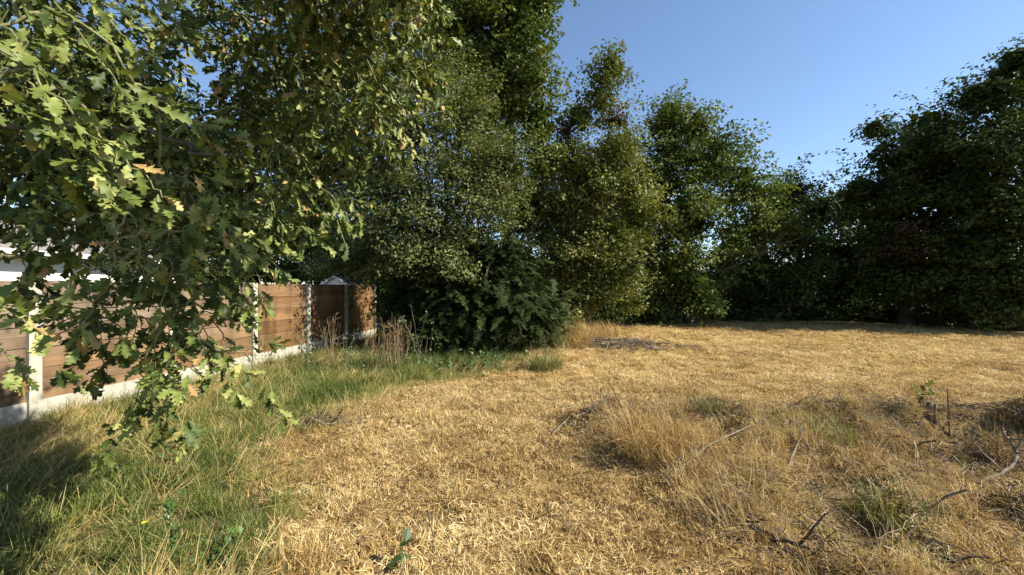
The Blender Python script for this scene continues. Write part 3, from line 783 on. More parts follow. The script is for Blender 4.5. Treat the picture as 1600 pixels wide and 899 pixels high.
def spray(rng, a, b, n_leaf, droop=0.35):
    """leaf placements along a twig a->b, denser at the tip"""
    a = np.asarray(a); b = np.asarray(b)
    L = np.linalg.norm(b - a)
    pts = curve(a, b, 9, sag=0.05 * L, wob=0.012, rng=rng)
    t = np.sort(np.concatenate([rng.uniform(0.15, 1.0, n_leaf // 2), rng.uniform(0.75, 1.0, n_leaf - n_leaf // 2)]))
    i = np.clip((t * 8).astype(int), 0, 7); fr = (t * 8 - i)[:, None]
    pos = pts[i] * (1 - fr) + pts[i + 1] * fr
    tan = unit(b - a)
    rd = rng.normal(0, 1, (n_leaf, 3)); rd -= (rd @ tan)[:, None] * tan
    ax = unit(unit(rd) * rng.uniform(0.5, 1.1, (n_leaf, 1)) + tan * rng.uniform(0.3, 1.0, (n_leaf, 1)) + np.array((0, 0, -droop - 0.15)))
    up = rng.normal(0, 0.55, (n_leaf, 3)) + np.array((0.75, -0.45, 0.7))
    return pts, pos, ax, up

def front_oak():
    rng = np.random.default_rng(2024)
    bx, by = -3.9, 0.9
    bz = float(H(bx, by))
    B = np.array((bx, by, bz))
    root = thing('oak_tree', tuple(B), 'near oak at the left whose lobed leaves hang in front of the fence', 'tree')
    mb = MB()
    tp = np.array([(0, 0, -0.2), (0.02, 0.02, 0.4), (0.06, 0.05, 1.2), (0.04, 0.1, 2.2), (0.1, 0.18, 3.4), (0.25, 0.3, 4.8), (0.3, 0.45, 6.5)])
    mb.tube(tp, [0.36, 0.27, 0.24, 0.22, 0.18, 0.12, 0.04], 14, jitter=0.12, rng=rng)
    link('trunk', mb.mesh('trunk', M['bark'], True), root)
    # main limbs in world space
    limbs = [[(-3.85, 1.0, 2.3), (-3.2, 1.5, 2.9), (-2.3, 1.9, 3.15), (-1.3, 2.1, 3.2), (-0.6, 2.0, 3.2), (0.1, 1.6, 3.4), (0.6, 1.45, 3.9)],  # outer end added to carry the unseen shade lobes
             [(-3.8, 1.05, 2.9), (-3.2, 1.9, 3.5), (-2.5, 2.7, 3.8), (-1.6, 3.2, 3.8), (-1.0, 3.3, 3.6)],
             [(-3.85, 1.0, 2.0), (-3.3, 1.7, 2.4), (-2.6, 2.1, 2.5), (-1.9, 2.1, 2.45), (-1.5, 2.05, 2.3)],
             [(-3.9, 0.95, 2.6), (-2.9, 1.0, 3.1), (-2.1, 1.1, 3.1), (-1.6, 1.1, 2.9)],
             [(-3.85, 1.0, 2.1), (-3.9, 2.2, 2.8), (-3.7, 3.0, 3.0), (-3.3, 3.5, 2.9)],
             [(-3.7, 1.1, 3.6), (-3.3, 1.6, 4.6), (-2.5, 2.0, 5.0), (-1.6, 2.3, 4.8)],
             [(-3.85, 1.0, 1.8), (-3.2, 1.6, 2.0), (-2.6, 1.8, 1.95), (-2.2, 1.75, 1.85)]]
    limb_objs, lim_pts = [], []
    for l in limbs:
        l = np.array(l, float)
        tt = np.linspace(0, len(l) - 1, 4 * len(l))
        pts = np.stack([np.interp(tt, np.arange(len(l)), l[:, k]) for k in range(3)], 1) + rng.normal(0, 0.015, (len(tt), 3))
        mb = MB(); mb.tube(pts - B, np.linspace(0.05 if len(limb_objs) not in (2, 6) else 0.02, 0.008, len(pts)), 7, jitter=0.15, rng=rng)
        o = link('branch', mb.mesh('branch', M['bark'], True), root)
        limb_objs.append(o); lim_pts.append(pts)
    # sprays in view: (px, py, d) start -> end, leaves
    S = [((40, -40, 1.30), (215, 175, 1.34), 9), ((-30, 60, 1.16), (170, 225, 1.20), 10), ((-25, 125, 1.16), (75, 205, 1.16), 6), ((105, -30, 1.5), (255, 115, 1.5), 7),
         ((210, 130, 1.45), (330, 205, 1.55), 8), ((60, 150, 1.2), (120, 290, 1.22), 8), ((150, 200, 1.3), (190, 320, 1.3), 9), ((-20, 20, 1.2), (70, 110, 1.2), 8),
         ((250, 178, 1.6), (400, 225, 1.65), 8), ((30, -40, 1.2), (110, 60, 1.3), 8), ((190, -30, 1.6), (300, 60, 1.7), 8), ((200, 240, 1.4), (265, 330, 1.45), 7),
         ((400, 180, 2.5), (470, 320, 2.5), 9), ((410, 20, 2.6), (490, 110, 2.6), 8), ((520, 60, 2.5), (590, 170, 2.5), 9), ((590, 130, 2.5), (645, 240, 2.5), 8),
         ((620, -20, 2.5), (695, 70, 2.6), 8), ((250, 280, 1.7), (330, 330, 1.75), 7), ((320, 310, 1.9), (385, 400, 1.9), 9), ((285, 330, 1.8), (305, 425, 1.8), 9),
         ((420, 300, 2.5), (450, 390, 2.5), 7), ((480, 260, 2.5), (545, 350, 2.5), 8),
         # lower hanging, in the shade
         ((170, 380, 1.7), (75, 490, 1.65), 9), ((180, 410, 1.75), (125, 540, 1.75), 9), ((50, 370, 1.7), (25, 460, 1.7), 6), ((-30, 470, 1.5), (75, 525, 1.5), 7), ((-30, 520, 1.5), (45, 590, 1.5), 5),
         ((240, 420, 1.9), (190, 560, 1.85), 10), ((270, 420, 1.9), (235, 600, 1.9), 11), ((300, 450, 2.0), (330, 570, 2.0), 9), ((235, 540, 1.9), (205, 660, 1.9), 8), ((265, 580, 1.95), (290, 690, 1.95), 8),
         ((370, 410, 2.1), (390, 490, 2.1), 6), ((330, 540, 2.0), (370, 620, 2.0), 6), ((390, 560, 2.2), (445, 655, 2.2), 5), ((200, 330, 1.8), (230, 440, 1.8), 9), ((270, 340, 1.9), (250, 450, 1.9), 9)]
    hero = []
    for q in range(14):
        v, f = oak_leaf(rng)
        tint = np.clip([0.45, 0.55, 0.65, 0.70, 0.6, 0.5, 0.66, 0.72, 0.76, 0.82, 0.6, 0.55, 0.68, 0.93][q] + rng.normal(0, 0.03, len(v)), 0, 1)
        hero.append(np_mesh('leaf', v, f, tint, M['oak_leaf'], True))
    from mathutils import Matrix
    count = 0
    allp = np.concatenate(lim_pts); owner = np.concatenate([[k] * len(p) for k, p in enumerate(lim_pts)])
    rest = []          # (pos, ax, up) of leaves that stay in the joined crown
    twigs = MB()
    nh = 0
    for (a, b, n) in S:
        a3, b3 = P(*a), P(*b)
        pts, pos, ax, up = spray(rng, a3, b3, n)
        k = int(np.argmin(np.linalg.norm(allp - a3, axis=1) + 0.25 * rng.random(len(allp)))); own = limb_objs[owner[k]]
        mb = MB(); mb.tube(pts - B, np.linspace(0.0042, 0.0018, 9), 5)
        con = curve(allp[k], a3, 9, sag=rng.uniform(0.0, 0.10), wob=0.006, rng=rng)
        mb.tube(con - B, np.linspace(0.006, 0.0042, 9), 5)
        grown = np.concatenate([con[4:], pts[:4]]); allp = np.concatenate([allp, grown]); owner = np.concatenate([owner, [owner[k]] * len(grown)])
        link('twig', mb.mesh('twig', M['twig'], True), root)
        Rm = frames(rng, pos, ax, up)
        # the same twigs carry smaller leaves between the large ones
        m_ = n
        _, p2, a2, u2 = spray(rng, a3, b3, m_); rest.append((p2, a2, u2))
        _, p2, a2, u2 = spray(rng, a3 + rng.normal(0, 0.05, 3), b3 + rng.normal(0, 0.09, 3), m_); rest.append((p2, a2, u2))
        for j in range(n):
            if nh < 300:
                o = link('leaf', hero[int(rng.integers(len(hero)))], own)
                s = rng.uniform(0.55, 1.15)
                mw = Matrix([[*(Rm[j][r] * s), pos[j][r] - B[r]] for r in range(3)] + [[0, 0, 0, 1]])
                o.matrix_local = mw; nh += 1
    # the rest of the crown
    lobes = [(*P(120, 40, 3.0), 1.3, 0.8, 0.8), (*P(430, 90, 3.1), 0.55, 0.7, 0.6), (*P(600, -110, 2.1), 0.45, 0.35, 0.4), (*P(480, -70, 2.15), 0.42, 0.35, 0.4), (*P(560, 140, 2.6), 0.35, 0.4, 0.4),
             (*P(60, 250, 3.2), 0.8, 0.7, 0.7), (*P(200, 290, 2.9), 0.6, 0.6, 0.45), (*P(380, 300, 2.8), 0.5, 0.5, 0.4), (*P(480, 300, 2.8), 0.35, 0.4, 0.35), (*P(230, 380, 2.4), 0.42, 0.4, 0.3),
             (*P(60, 360, 2.5), 0.4, 0.4, 0.22), (*P(190, 480, 2.1), 0.25, 0.25, 0.28), (*P(280, 470, 2.1), 0.22, 0.25, 0.3), (*P(260, 600, 2.1), 0.2, 0.22, 0.26), (*P(310, 530, 2.1), 0.22, 0.22, 0.26), (*P(235, 430, 2.0), 0.22, 0.22, 0.25), (*P(340, 430, 2.2), 0.22, 0.22, 0.2), (*P(150, 500, 1.95), 0.10, 0.1, 0.14), (*P(380, 400, 2.3), 0.25, 0.3, 0.2),
             (*P(640, 90, 2.7), 0.28, 0.4, 0.45), (*P(520, 210, 2.8), 0.3, 0.4, 0.35),
             (0.2, 1.55, 3.25, 0.42, 0.36, 0.36), (0.2, 1.55, 3.25, 0.40, 0.34, 0.34), (0.25, 1.5, 3.65, 0.45, 0.34, 0.34), (0.25, 1.5, 3.65, 0.45, 0.34, 0.34), (-0.2, 1.65, 3.1, 0.3, 0.3, 0.27), (-0.2, 1.65, 3.1, 0.3, 0.3, 0.27), (0.7, 1.4, 3.95, 0.45, 0.33, 0.36), (0.7, 1.4, 3.95, 0.45, 0.33, 0.36), (-0.5, 1.8, 3.3, 0.4, 0.35, 0.3),  # unseen overhead lobes, added to shade the lower hanging sprays
             (-1.1, 2.0, 3.5, 0.6, 0.5, 0.5), (-0.75, 2.0, 3.35, 0.4, 0.3, 0.35), (*P(300, 220, 3.0), 0.5, 0.5, 0.4), (*P(60, 120, 2.4), 0.5, 0.5, 0.5),
             (*P(150, 120, 3.4), 0.9, 0.4, 0.7), (*P(420, 140, 3.5), 0.55, 0.4, 0.55), (*P(40, 220, 2.9), 0.6, 0.4, 0.5), (*P(330, 330, 3.2), 0.6, 0.4, 0.35), (*P(500, 60, 3.4), 0.5, 0.4, 0.5), (*P(620, 30, 3.2), 0.35, 0.35, 0.45),
             (-0.9, 2.8, 4.4), (-2.4, 2.0, 4.9), (-3.8, 1.8, 5.2), (-4.6, 1.0, 4.2), (-3.6, 2.9, 3.8), (-4.6, 2.4, 3.4), (-3.6, -0.4, 4.6)]
    lobes = [l if len(l) == 6 else (*l, 1.15, 1.0, 1.0) for l in lobes]
    c1, d1 = clump_centres(rng, [l for l in lobes if l[3] < 1.15], 0.165, 0.2)
    c2, d2 = clump_centres(rng, [l for l in lobes if l[3] >= 1.15], 0.27, 0.2)
    cen, dirs = np.concatenate([c1, c2]), np.concatenate([d1, d2])
    PX = 800 + cen[:, 0] / np.maximum(cen[:, 1], .1) * FPX; PY = 448 - (cen[:, 2] - EYE) / np.maximum(cen[:, 1], .1) * FPX
    # an opening of sky in the crown, and clear air round the camera
    hole = ((PX - 305) / 42) ** 2 + ((PY - 115) / 48) ** 2 < 1
    edge = (PX > 680) & (PY > -170) & (cen[:, 1] > 0)
    close = np.linalg.norm(cen - np.array((0, 0, EYE)), axis=1) < 1.55
    keep = ~(hole | edge | close) & (cen[:, 2] > 0.75)
    cen, dirs = cen[keep], dirs[keep]
    for c, d in zip(cen, dirs):
        L = rng.uniform(0.18, 0.34)
        dd = unit(d + rng.normal(0, 0.5, 3) + np.array((0.2, 0, -0.35)))
        pts, pos, ax, up = spray(rng, c - dd * L * 0.5, c + dd * L * 0.5, int(rng.integers(6, 10)))
        twigs.tube((pts - B)[::2], np.linspace(0.004, 0.0015, 5), 3)
        rest.append((pos, ax, up))
    pos = np.concatenate([r[0] for r in rest]); ax = np.concatenate([r[1] for r in rest]); up = np.concatenate([r[2] for r in rest])
    Rm = frames(rng, pos, ax, up)
    nearby = np.linalg.norm(pos - np.array((0, 0, EYE)), axis=1) < 2.9
    nearby &= pos[:, 2] < EYE + 0.75 * pos[:, 1] + 0.1
    vars_ = [oak_leaf(rng, hi=False) for _ in range(8)] + [oak_leaf(rng, hi=False, mid=True) for _ in range(8)]
    pick = rng.integers(0, 8, len(pos)) + np.where(nearby, 8, 0)
    V, F, T, k0 = [], [], [], 0
    for q in range(16):
        s = np.where(pick == q)[0]
        v, f = vars_[q]
        sc = rng.uniform(0.7, 1.15, len(s))
        w = np.einsum('nij,vj->nvi', Rm[s] * sc[:, None, None], v) + (pos[s] - B)[:, None]
        V.append(w.reshape(-1, 3))
        F.append((np.arange(len(s))[:, None, None] * len(v) + f[None] + k0).reshape(-1, 3)); k0 += len(s) * len(v)
        T.append(np.repeat(np.clip(rng.normal(0.45, 0.21, len(s)) + 0.22 * (rng.random(len(s)) < 0.12), 0, 1), len(v)))
    link('crown', np_mesh('crown', np.concatenate(V), np.concatenate(F), np.concatenate(T), M['oak_leaf'], True), root, kind='stuff')
    link('fine_twigs', twigs.mesh('fine_twigs', M['twig']), root, kind='stuff')
    print('front oak leaves', nh, len(pos), int(nearby.sum()))
front_oak()

# ------------------------------------------------------------------ grasses: clump meshes scattered with geometry nodes
def blades(rng, n, rad, h0, h1, w, lean0, lean1, tint0, tint1, bend=0.6, dirbias=None):
    """n tapered three-triangle blades in a disc of radius rad"""
    r = rad * np.sqrt(rng.random(n)); a = rng.uniform(0, 2 * np.pi, n)
    base = np.stack([r * np.cos(a), r * np.sin(a), np.full(n, -0.015)], 1)
    L = rng.uniform(h0, h1, n)[:, None]
    az = rng.uniform(0, 2 * np.pi, n) if dirbias is None else rng.normal(dirbias, 0.9, n)
    le = rng.uniform(lean0, lean1, n)
    hd = np.stack([np.cos(az), np.sin(az), np.zeros(n)], 1)
    d1 = hd * np.sin(le)[:, None] + np.array((0, 0, 1.0)) * np.cos(le)[:, None]
    le2 = np.clip(le + bend * rng.uniform(0.2, 1.4, n), 0, 1.75)
    d2 = hd * np.sin(le2)[:, None] + np.array((0, 0, 1.0)) * np.cos(le2)[:, None]
    sd = np.stack([-np.sin(az), np.cos(az), rng.normal(0, 0.3, n)], 1) * (w * rng.uniform(0.6, 1.4, n))[:, None] * 0.5
    mid = base + d1 * L * 0.55; tip = mid + d2 * L * 0.45
    v = np.stack([base - sd, base + sd, mid - sd * 0.8, mid + sd * 0.8, tip], 1).reshape(-1, 3)
    k = np.arange(n)[:, None] * 5
    f = np.concatenate([k + np.array([[0, 1, 3]]), k + np.array([[0, 3, 2]]), k + np.array([[2, 3, 4]])])
    t = np.repeat(rng.uniform(tint0, tint1, n), 5)
    return v, f, t

def scatter(name, pts, rot, scl, idx_, itint, coll, label=None):
    me = bpy.data.meshes.new(name)
    me.vertices.add(len(pts)); me.vertices.foreach_set('co', np.ascontiguousarray(pts, dtype=np.float32).ravel())
    def at(nm, typ, val, key):
        a = me.attributes.new(nm, typ, 'POINT'); a.data.foreach_set(key, np.ascontiguousarray(val).ravel())
    at('rot', 'FLOAT_VECTOR', rot.astype(np.float32), 'vector'); at('scl', 'FLOAT_VECTOR', scl.astype(np.float32), 'vector')
    at('idx', 'INT', idx_.astype(np.int32), 'value'); at('itint', 'FLOAT', itint.astype(np.float32), 'value')
    me.update()
    o = link(name, me, kind='stuff')
    ng = bpy.data.node_groups.new(name + '_scatter', 'GeometryNodeTree')
    ng.interface.new_socket('Geometry', in_out='INPUT', socket_type='NodeSocketGeometry')
    ng.interface.new_socket('Geometry', in_out='OUTPUT', socket_type='NodeSocketGeometry')
    gi = ng.nodes.new('NodeGroupInput'); go = ng.nodes.new('NodeGroupOutput')
    ci = ng.nodes.new('GeometryNodeCollectionInfo'); ci.inputs['Collection'].default_value = coll
    ci.inputs['Separate Children'].default_value = True; ci.inputs['Reset Children'].default_value = True
    ip = ng.nodes.new('GeometryNodeInstanceOnPoints'); ip.inputs['Pick Instance'].default_value = True
    def na(nm, typ):
        q = ng.nodes.new('GeometryNodeInputNamedAttribute'); q.data_type = typ; q.inputs['Name'].default_value = nm
        return [s for s in q.outputs if s.enabled and s.name == 'Attribute'][0]
    ng.links.new(gi.outputs[0], ip.inputs['Points']); ng.links.new(ci.outputs[0], ip.inputs['Instance'])
    ng.links.new(na('idx', 'INT'), ip.inputs['Instance Index'])
    ng.links.new(na('rot', 'FLOAT_VECTOR'), ip.inputs['Rotation']); ng.links.new(na('scl', 'FLOAT_VECTOR'), ip.inputs['Scale'])
    ng.links.new(ip.outputs[0], go.inputs[0])
    md = o.modifiers.new('scatter', 'NODES'); md.node_group = ng
    if label: o['label'] = label
    return o

def clump_coll(name, meshes):
    c = bpy.data.collections.new(name)
    for i, me in enumerate(meshes):
        o = bpy.data.objects.new('%s_%02d' % (name, i), me); c.objects.link(o)
    return c

rg = np.random.default_rng(99)
def stub_mesh(seed):
    r = np.random.default_rng(seed)
    a = blades(r, 34, 0.13, 0.035, 0.10, 0.0050, 0.6, 1.45, 0.35, 1.0, 0.5)
    b = blades(r, 40, 0.11, 0.02, 0.065, 0.0044, 0.0, 0.8, 0.1, 0.85, 0.6)
    c = blades(r, 7, 0.14, 0.02, 0.045, 0.012, 0.9, 1.5, 0.0, 0.3, 0.4)
    m = MB()
    for v, f, t in (a, b, c): m.add(v, f, t)
    return m.mesh('stubble_clump', M['straw'])
def green_mesh(seed, tall):
    r = np.random.default_rng(seed); m = MB()
    for v, f, t in (blades(r, 46, 0.13, 0.10 * tall, 0.30 * tall, 0.0055, 0.05, 0.8, 0.15, 0.75, 0.9),
                    blades(r, 16, 0.14, 0.05, 0.16, 0.005, 0.6, 1.5, 0.6, 1.0, 0.5),
                    blades(r, 5, 0.10, 0.2 * tall, 0.46 * tall, 0.0035, 0.05, 0.7, 0.85, 1.0, 0.4)): m.add(v, f, t)
    return m.mesh('grass_clump', M['grass'])
def dry_tall_mesh(seed):
    r = np.random.default_rng(seed); m = MB()
    for v, f, t in (blades(r, 30, 0.12, 0.15, 0.5, 0.0032, 0.1, 0.9, 0.35, 1.0, 0.5),): m.add(v, f, t)
    return m.mesh('straw_clump', M['straw'])
stub_c = clump_coll('stubble_clump', [stub_mesh(s) for s in range(6)])
green_c = clump_coll('grass_clump', [green_mesh(s, 0.75 + 0.12 * (s % 4)) for s in range(7)])
dryt_c = clump_coll('straw_clump', [dry_tall_mesh(s) for s in range(5)])

def sample_view(n, dlo, dhi, margin=1.08, power=1.0):
    """points on the ground spread over the wedge of land the camera overlooks"""
    d = np.sqrt(rg.random(n) * (dhi ** 2 - dlo ** 2) + dlo ** 2)
    x = rg.uniform(-1.25 * margin, 1.25 * margin, n) * d
    return x, d

def wood_edge(x):     # where the field ends under the trees
    return np.interp(x, [-3, 1.5, 3, 9, 13, 16, 17.5, 20], [13.5, 14.5, 17.8, 18.8, 19.5, 18, 15, 12])

# dry stubble of the mown field
X_, Y_, S_ = [], [], []
for n, lo, hi, s0, s1 in ((17000, 1.7, 7, 0.7, 1.15), (17000, 7, 13, 0.95, 1.5), (13000, 13, 21, 1.4, 2.1)):
    x, y = sample_view(n, lo, hi); X_.append(x); Y_.append(y); S_.append(rg.uniform(s0, s1, n))
x, y, s = map(np.concatenate, (X_, Y_, S_))
gz = green_edge(y) - x + 0.9 * (N2(x * 2.2, y * 2.2) - 0.5)
keep = ((gz < 0.4) | (rg.random(len(x)) < 0.08)) & (y < wood_edge(x) + rg.uniform(0, 0.5, len(x))) & (x > fence_x(y) + 0.1)
bwv = brush_w(x, y)
keep &= rg.random(len(x)) > 0.35 * bwv
keep &= (N4(x * 4.6 + 5, y * 4.6) > np.interp(y, [2, 6, 10], [0.22, 0.18, 0.12]))
keep &= (H(x, y) > -0.2) & ~((bwv > 0.3) & (N4(x * 2.3, y * 2.3) < 0.27))
x, y, s, bwv = x[keep], y[keep], s[keep], bwv[keep]
n = len(x)
z = H(x, y)
rot = np.stack([rg.normal(0, 0.22, n), rg.normal(0, 0.22, n), rg.uniform(0, 6.28, n)], 1)
hz = s * rg.uniform(0.5, 1.5, n) * (0.25 + 1.6 * N1(x * 6.1, y * 6.1) ** 1.5) * np.interp(y, [5, 12], [1, 0.6])
scl = np.stack([s, s, hz], 1)
it = 0.5 + 0.34 * (N2(x * 0.8, y * 0.8) - 0.5) + 0.40 * (N3(x * 5.5, y * 5.5) - 0.5) + rg.normal(0, 0.07, n) - 0.10 * bwv + np.interp(y, [3, 5, 9], [0.03, 0.04, 0.10])
scatter('dry_stubble', np.stack([x, y, z], 1), rot, scl, rg.integers(0, 6, n), it, stub_c, 'dry golden stubble of the mown field')

# green rough grass along the fence
x, y = sample_view(24000, 1.6, 14)
gz = green_edge(y) - x + 0.7 * (N2(x * 2.2, y * 2.2) - 0.5)
keep = (gz > 0) & (x > fence_x(y) + 0.06)
patch = (brush_w(x, y) > 0.3) & (N1(x * 1.6 + 4, y * 1.6) > 0.58)
keep |= patch & (rg.random(len(x)) < 0.5)
x, y, gz = x[keep], y[keep], gz[keep]
n = len(x); z = H(x, y)
s = rg.uniform(0.55, 1.1, n) * np.interp(gz, [0, 0.8], [0.5, 1.0]) * (0.8 + 0.4 * N4(x * 1.7, y * 1.7))
dryness = 0.62 * (N3(x * 1.1 + 3, y * 1.1) - 0.5) + np.interp(gz, [0, 1.2], [0.14, -0.05]) + np.interp(y, [3, 6], [0.05, -0.03])
rot = np.stack([rg.normal(0, 0.25, n) - 0.1, rg.normal(0.15, 0.28, n), rg.uniform(0, 6.28, n)], 1)
scl = np.stack([s, s, s * rg.uniform(0.6, 1.1, n)], 1)
scatter('green_grass', np.stack([x, y, z], 1), rot, scl, rg.integers(0, 7, n), 0.47 + dryness - 0.10 * np.clip((y - 6) / 2, 0, 1) + rg.normal(0, 0.06, n), green_c, 'long rough green grass along the fence')

# straw-coloured long stems: combed through the green strip, the brushwood strip and along the yew
x, y = sample_view(15000, 1.7, 13.5)
gz = green_edge(y) - x
w = np.where(gz > 0, 0.5 * np.clip(N1(x * 1.1 + 7, y * 1.1) * 2.2 - 0.65, 0, 1), 0) + brush_w(x, y) * np.clip(N2(x * 1.4, y * 1.4) * 2 - 0.2, 0, 1)
w = np.maximum(w, 1.2 * bump(x, y, 1.6, 12.4, 0.9, 1.2)) + 0.35 * bump(x, y, 0.9, 9.6, 0.6, 0.9)
keep = (rg.random(len(x)) < w) & (x > fence_x(y) + 0.1) & (H(x, y) > -0.17) & ~((brush_w(x, y) > 0.3) & (N4(x * 2.3, y * 2.3) < 0.27))
x, y, gz = x[keep], y[keep], gz[keep]; n = len(x); z = H(x, y)
s = rg.uniform(0.55, 1.15, n) * np.where(gz > 0, 0.9, 0.8)
s = np.where(y > 11.5, s * 1.4, s)
lean = np.where(gz > 0, 0.85, 0.15)
rot = np.stack([rg.normal(-0.15, 0.3, n), rg.normal(0, 0.3, n) + lean, np.where(gz > 0, rg.normal(0.35, 0.45, n), rg.uniform(0, 6.28, n))], 1)
scatter('long_dry_grass', np.stack([x, y, z], 1), rot, np.stack([s, s, s], 1), rg.integers(0, 5, n), rg.normal(0.47, 0.08, n), dryt_c, 'long bleached grass stems')

# ------------------------------------------------------------------ tufts that stand out singly
def tuft(label, px, py, h, rad, n, mat, seed, lean=(0, 0), w=0.0045, name='grass_tuft'):
    r = np.random.default_rng(seed)
    d = EYE * FPX / (py - 448)
    xx = (px - 800) / FPX * d; zz = float(H(xx, d))
    v, f, t = blades(r, n, rad, h * 0.35, h * 1.08, w, 0.02, 0.95, 0.0, 1.0, 0.8)
    sway = np.clip(v[:, 2] / h, 0, 1) ** 1.3
    v[:, 0] += lean[0] * sway; v[:, 1] += lean[1] * sway
    o = link(name, np_mesh(name, v, f, t, mat), None, (xx, d, zz))
    return tag(o, label, 'grass tuft', 'grass tufts standing out singly')
tuft('largest dry straw-coloured grass tuft standing in the middle of the brushwood strip', 1020, 722, 0.62, 0.33, 1000, M['straw_tuft'], 1, (-0.08, 0.05), 0.0038)
tuft('dry grass tuft just right of the largest tuft', 1095, 708, 0.42, 0.3, 600, M['straw_tuft'], 2, (-0.12, 0), 0.0036)
tuft('green and straw tuft near a pale stick in the brushwood strip', 1285, 695, 0.34, 0.26, 500, M['tuft_green'], 3)
tuft('yellowing green tuft at the lower right of the brushwood', 1400, 800, 0.34, 0.25, 320, M['tuft_green'], 4, (0.05, 0))
tuft('small pale tuft in the bottom right corner', 1540, 895, 0.28, 0.16, 380, M['straw_tuft'], 5, (0.06, 0))
tuft('small green tuft behind the largest dry tuft', 1105, 668, 0.26, 0.2, 350, M['tuft_green'], 6)
tuft('tall dry grass tuft leaning out beside the yew', 885, 545, 0.95, 0.6, 1300, M['straw_tuft'], 7, (0.1, 0), 0.007)
tuft('broad low dry grass tuft on the bank right of the yew', 930, 532, 0.6, 0.8, 1500, M['straw_tuft'], 17, (0.1, 0), 0.008)
tuft('arching green and straw tuft at the right foot of the yew', 850, 575, 0.5, 0.35, 600, M['tuft_green'], 8, (0.2, -0.1), 0.007)
tuft('pale dry tuft at the bottom edge where green grass meets stubble', 470, 893, 0.26, 0.15, 420, M['straw_tuft'], 9, (0.05, 0))
tuft('lowest wispy seed-grass tuft against the fence by the near post', 128, 655, 0.55, 0.2, 160, M['straw_tuft'], 10, (0.15, 0), 0.003)

# dried brown stalks beside the yew
def stalks(label, px, py, h, rad, n, seed):
    r = np.random.default_rng(seed); d = EYE * FPX / (py - 448); xx = (px - 800) / FPX * d
    m = MB()
    for i in range(n):
        b = r.normal(0, rad, 2); t = b + r.normal(0, 0.12, 2); hh = h * r.uniform(0.5, 1.05)
        m.tube(curve((*b, -0.05), (*t, hh), 5, wob=0.012, rng=r), np.linspace(0.005, 0.002, 5), 4, t=r.random())
        if r.random() < 0.7:
            for q in range(int(r.integers(2, 6))):
                zz = hh * r.uniform(0.5, 1.0); p0 = np.array((*(b + (t - b) * zz / hh), zz))
                m.tube([p0, p0 + np.array((*r.normal(0, 0.07, 2), r.uniform(0.03, 0.12)))], [0.004, 0.002], 3, t=r.random())
    o = link('dried_stalks', m.mesh('dried_stalks', M['stalk']), None, (xx, d, float(H(xx, d))))
    tag(o, label, 'dead plant', 'dead stalks near the yew')
stalks('clump of dead brown stalks at the left foot of the yew', 612, 574, 1.05, 0.22, 60, 3)
stalks('thin dead stalks standing in front of the shed gable', 520, 572, 1.1, 0.16, 16, 4)

# ------------------------------------------------------------------ weeds
def weed(name, label, px, py, h, n_stem, leaf, mat, seed, cat='weed', spread=0.12, asp=0.7, dense=9, lean=0.2):
    r = np.random.default_rng(seed); d = EYE * FPX / (py - 448); xx = (px - 800) / FPX * d
    root = thing(name, (xx, d, float(H(xx, d))), label, cat, 'weeds in the grass')
    ms = MB(); pos = []
    for i in range(n_stem):
        b = r.normal(0, spread * 0.35, 2); t = b + r.normal(0, lean * h, 2); hh = h * r.uniform(0.6, 1.05)
        pts = curve((*b, -0.03), (*t, hh), 7, wob=0.01, rng=r)
        ms.tube(pts, np.linspace(0.005, 0.002, 7), 4)
        for q in range(dense):
            k = r.uniform(0.15, 1) * 6; i0 = min(int(k), 5); pos.append(pts[i0] + (pts[i0 + 1] - pts[i0]) * (k - i0) + r.normal(0, leaf * 0.45, 3))
    link('stem', ms.mesh('stem', mat), root)
    v, f, t = leaf_quads(r, np.array(pos), leaf, asp, 0.8)
    link('foliage', np_mesh('foliage', v, f, t, mat), root, kind='stuff')
    return root
weed('leafy_weed', 'tall thin weed with round green leaves rising in the left foreground grass', 268, 880, 0.62, 2, 0.045, M['weed'], 1, dense=16, lean=0.06, spread=0.05)
weed('leafy_weed', 'bright green weed seedling at the bottom edge in the stubble', 622, 893, 0.15, 3, 0.085, M['weed'], 2, dense=3, lean=0.25, spread=0.02, asp=0.8)
weed('leafy_weed', 'grey-green weeds at the foot of the fence left of the shed', 460, 570, 0.75, 12, 0.06, M['weed_grey'], 3, spread=1.0)
weed('leafy_weed', 'tall grey-green weed in front of the shed', 545, 572, 0.95, 7, 0.065, M['weed_grey'], 4, spread=0.6)
weed('leafy_weed', 'low weed between dead stalks and fence', 575, 578, 0.55, 9, 0.06, M['weed_grey'], 5, spread=0.8)
weed('leafy_weed', 'tall leafy weed in front of the left side of the yew', 648, 566, 1.15, 6, 0.075, M['weed_grey'], 6, spread=0.5)
weed('leafy_weed', 'green nettle patch at the left foot of the yew', 690, 578, 0.35, 20, 0.07, M['weed'], 7, spread=1.4)
weed('leafy_weed', 'green nettle patch in front of the middle of the yew', 760, 578, 0.45, 24, 0.075, M['weed'], 8, spread=1.5)
weed('leafy_weed', 'yellow-green weed beside the second visible fence post', 425, 578, 0.6, 6, 0.06, M['tuft_green'], 9, spread=0.4)
weed('leafy_weed', 'green weed in the grass below the hanging oak leaves', 300, 720, 0.3, 7, 0.05, M['weed'], 10, spread=0.3)
weed('leafy_weed', 'dark green weed patch at the bottom left in the grass', 330, 880, 0.22, 8, 0.045, M['weed'], 11, spread=0.35)
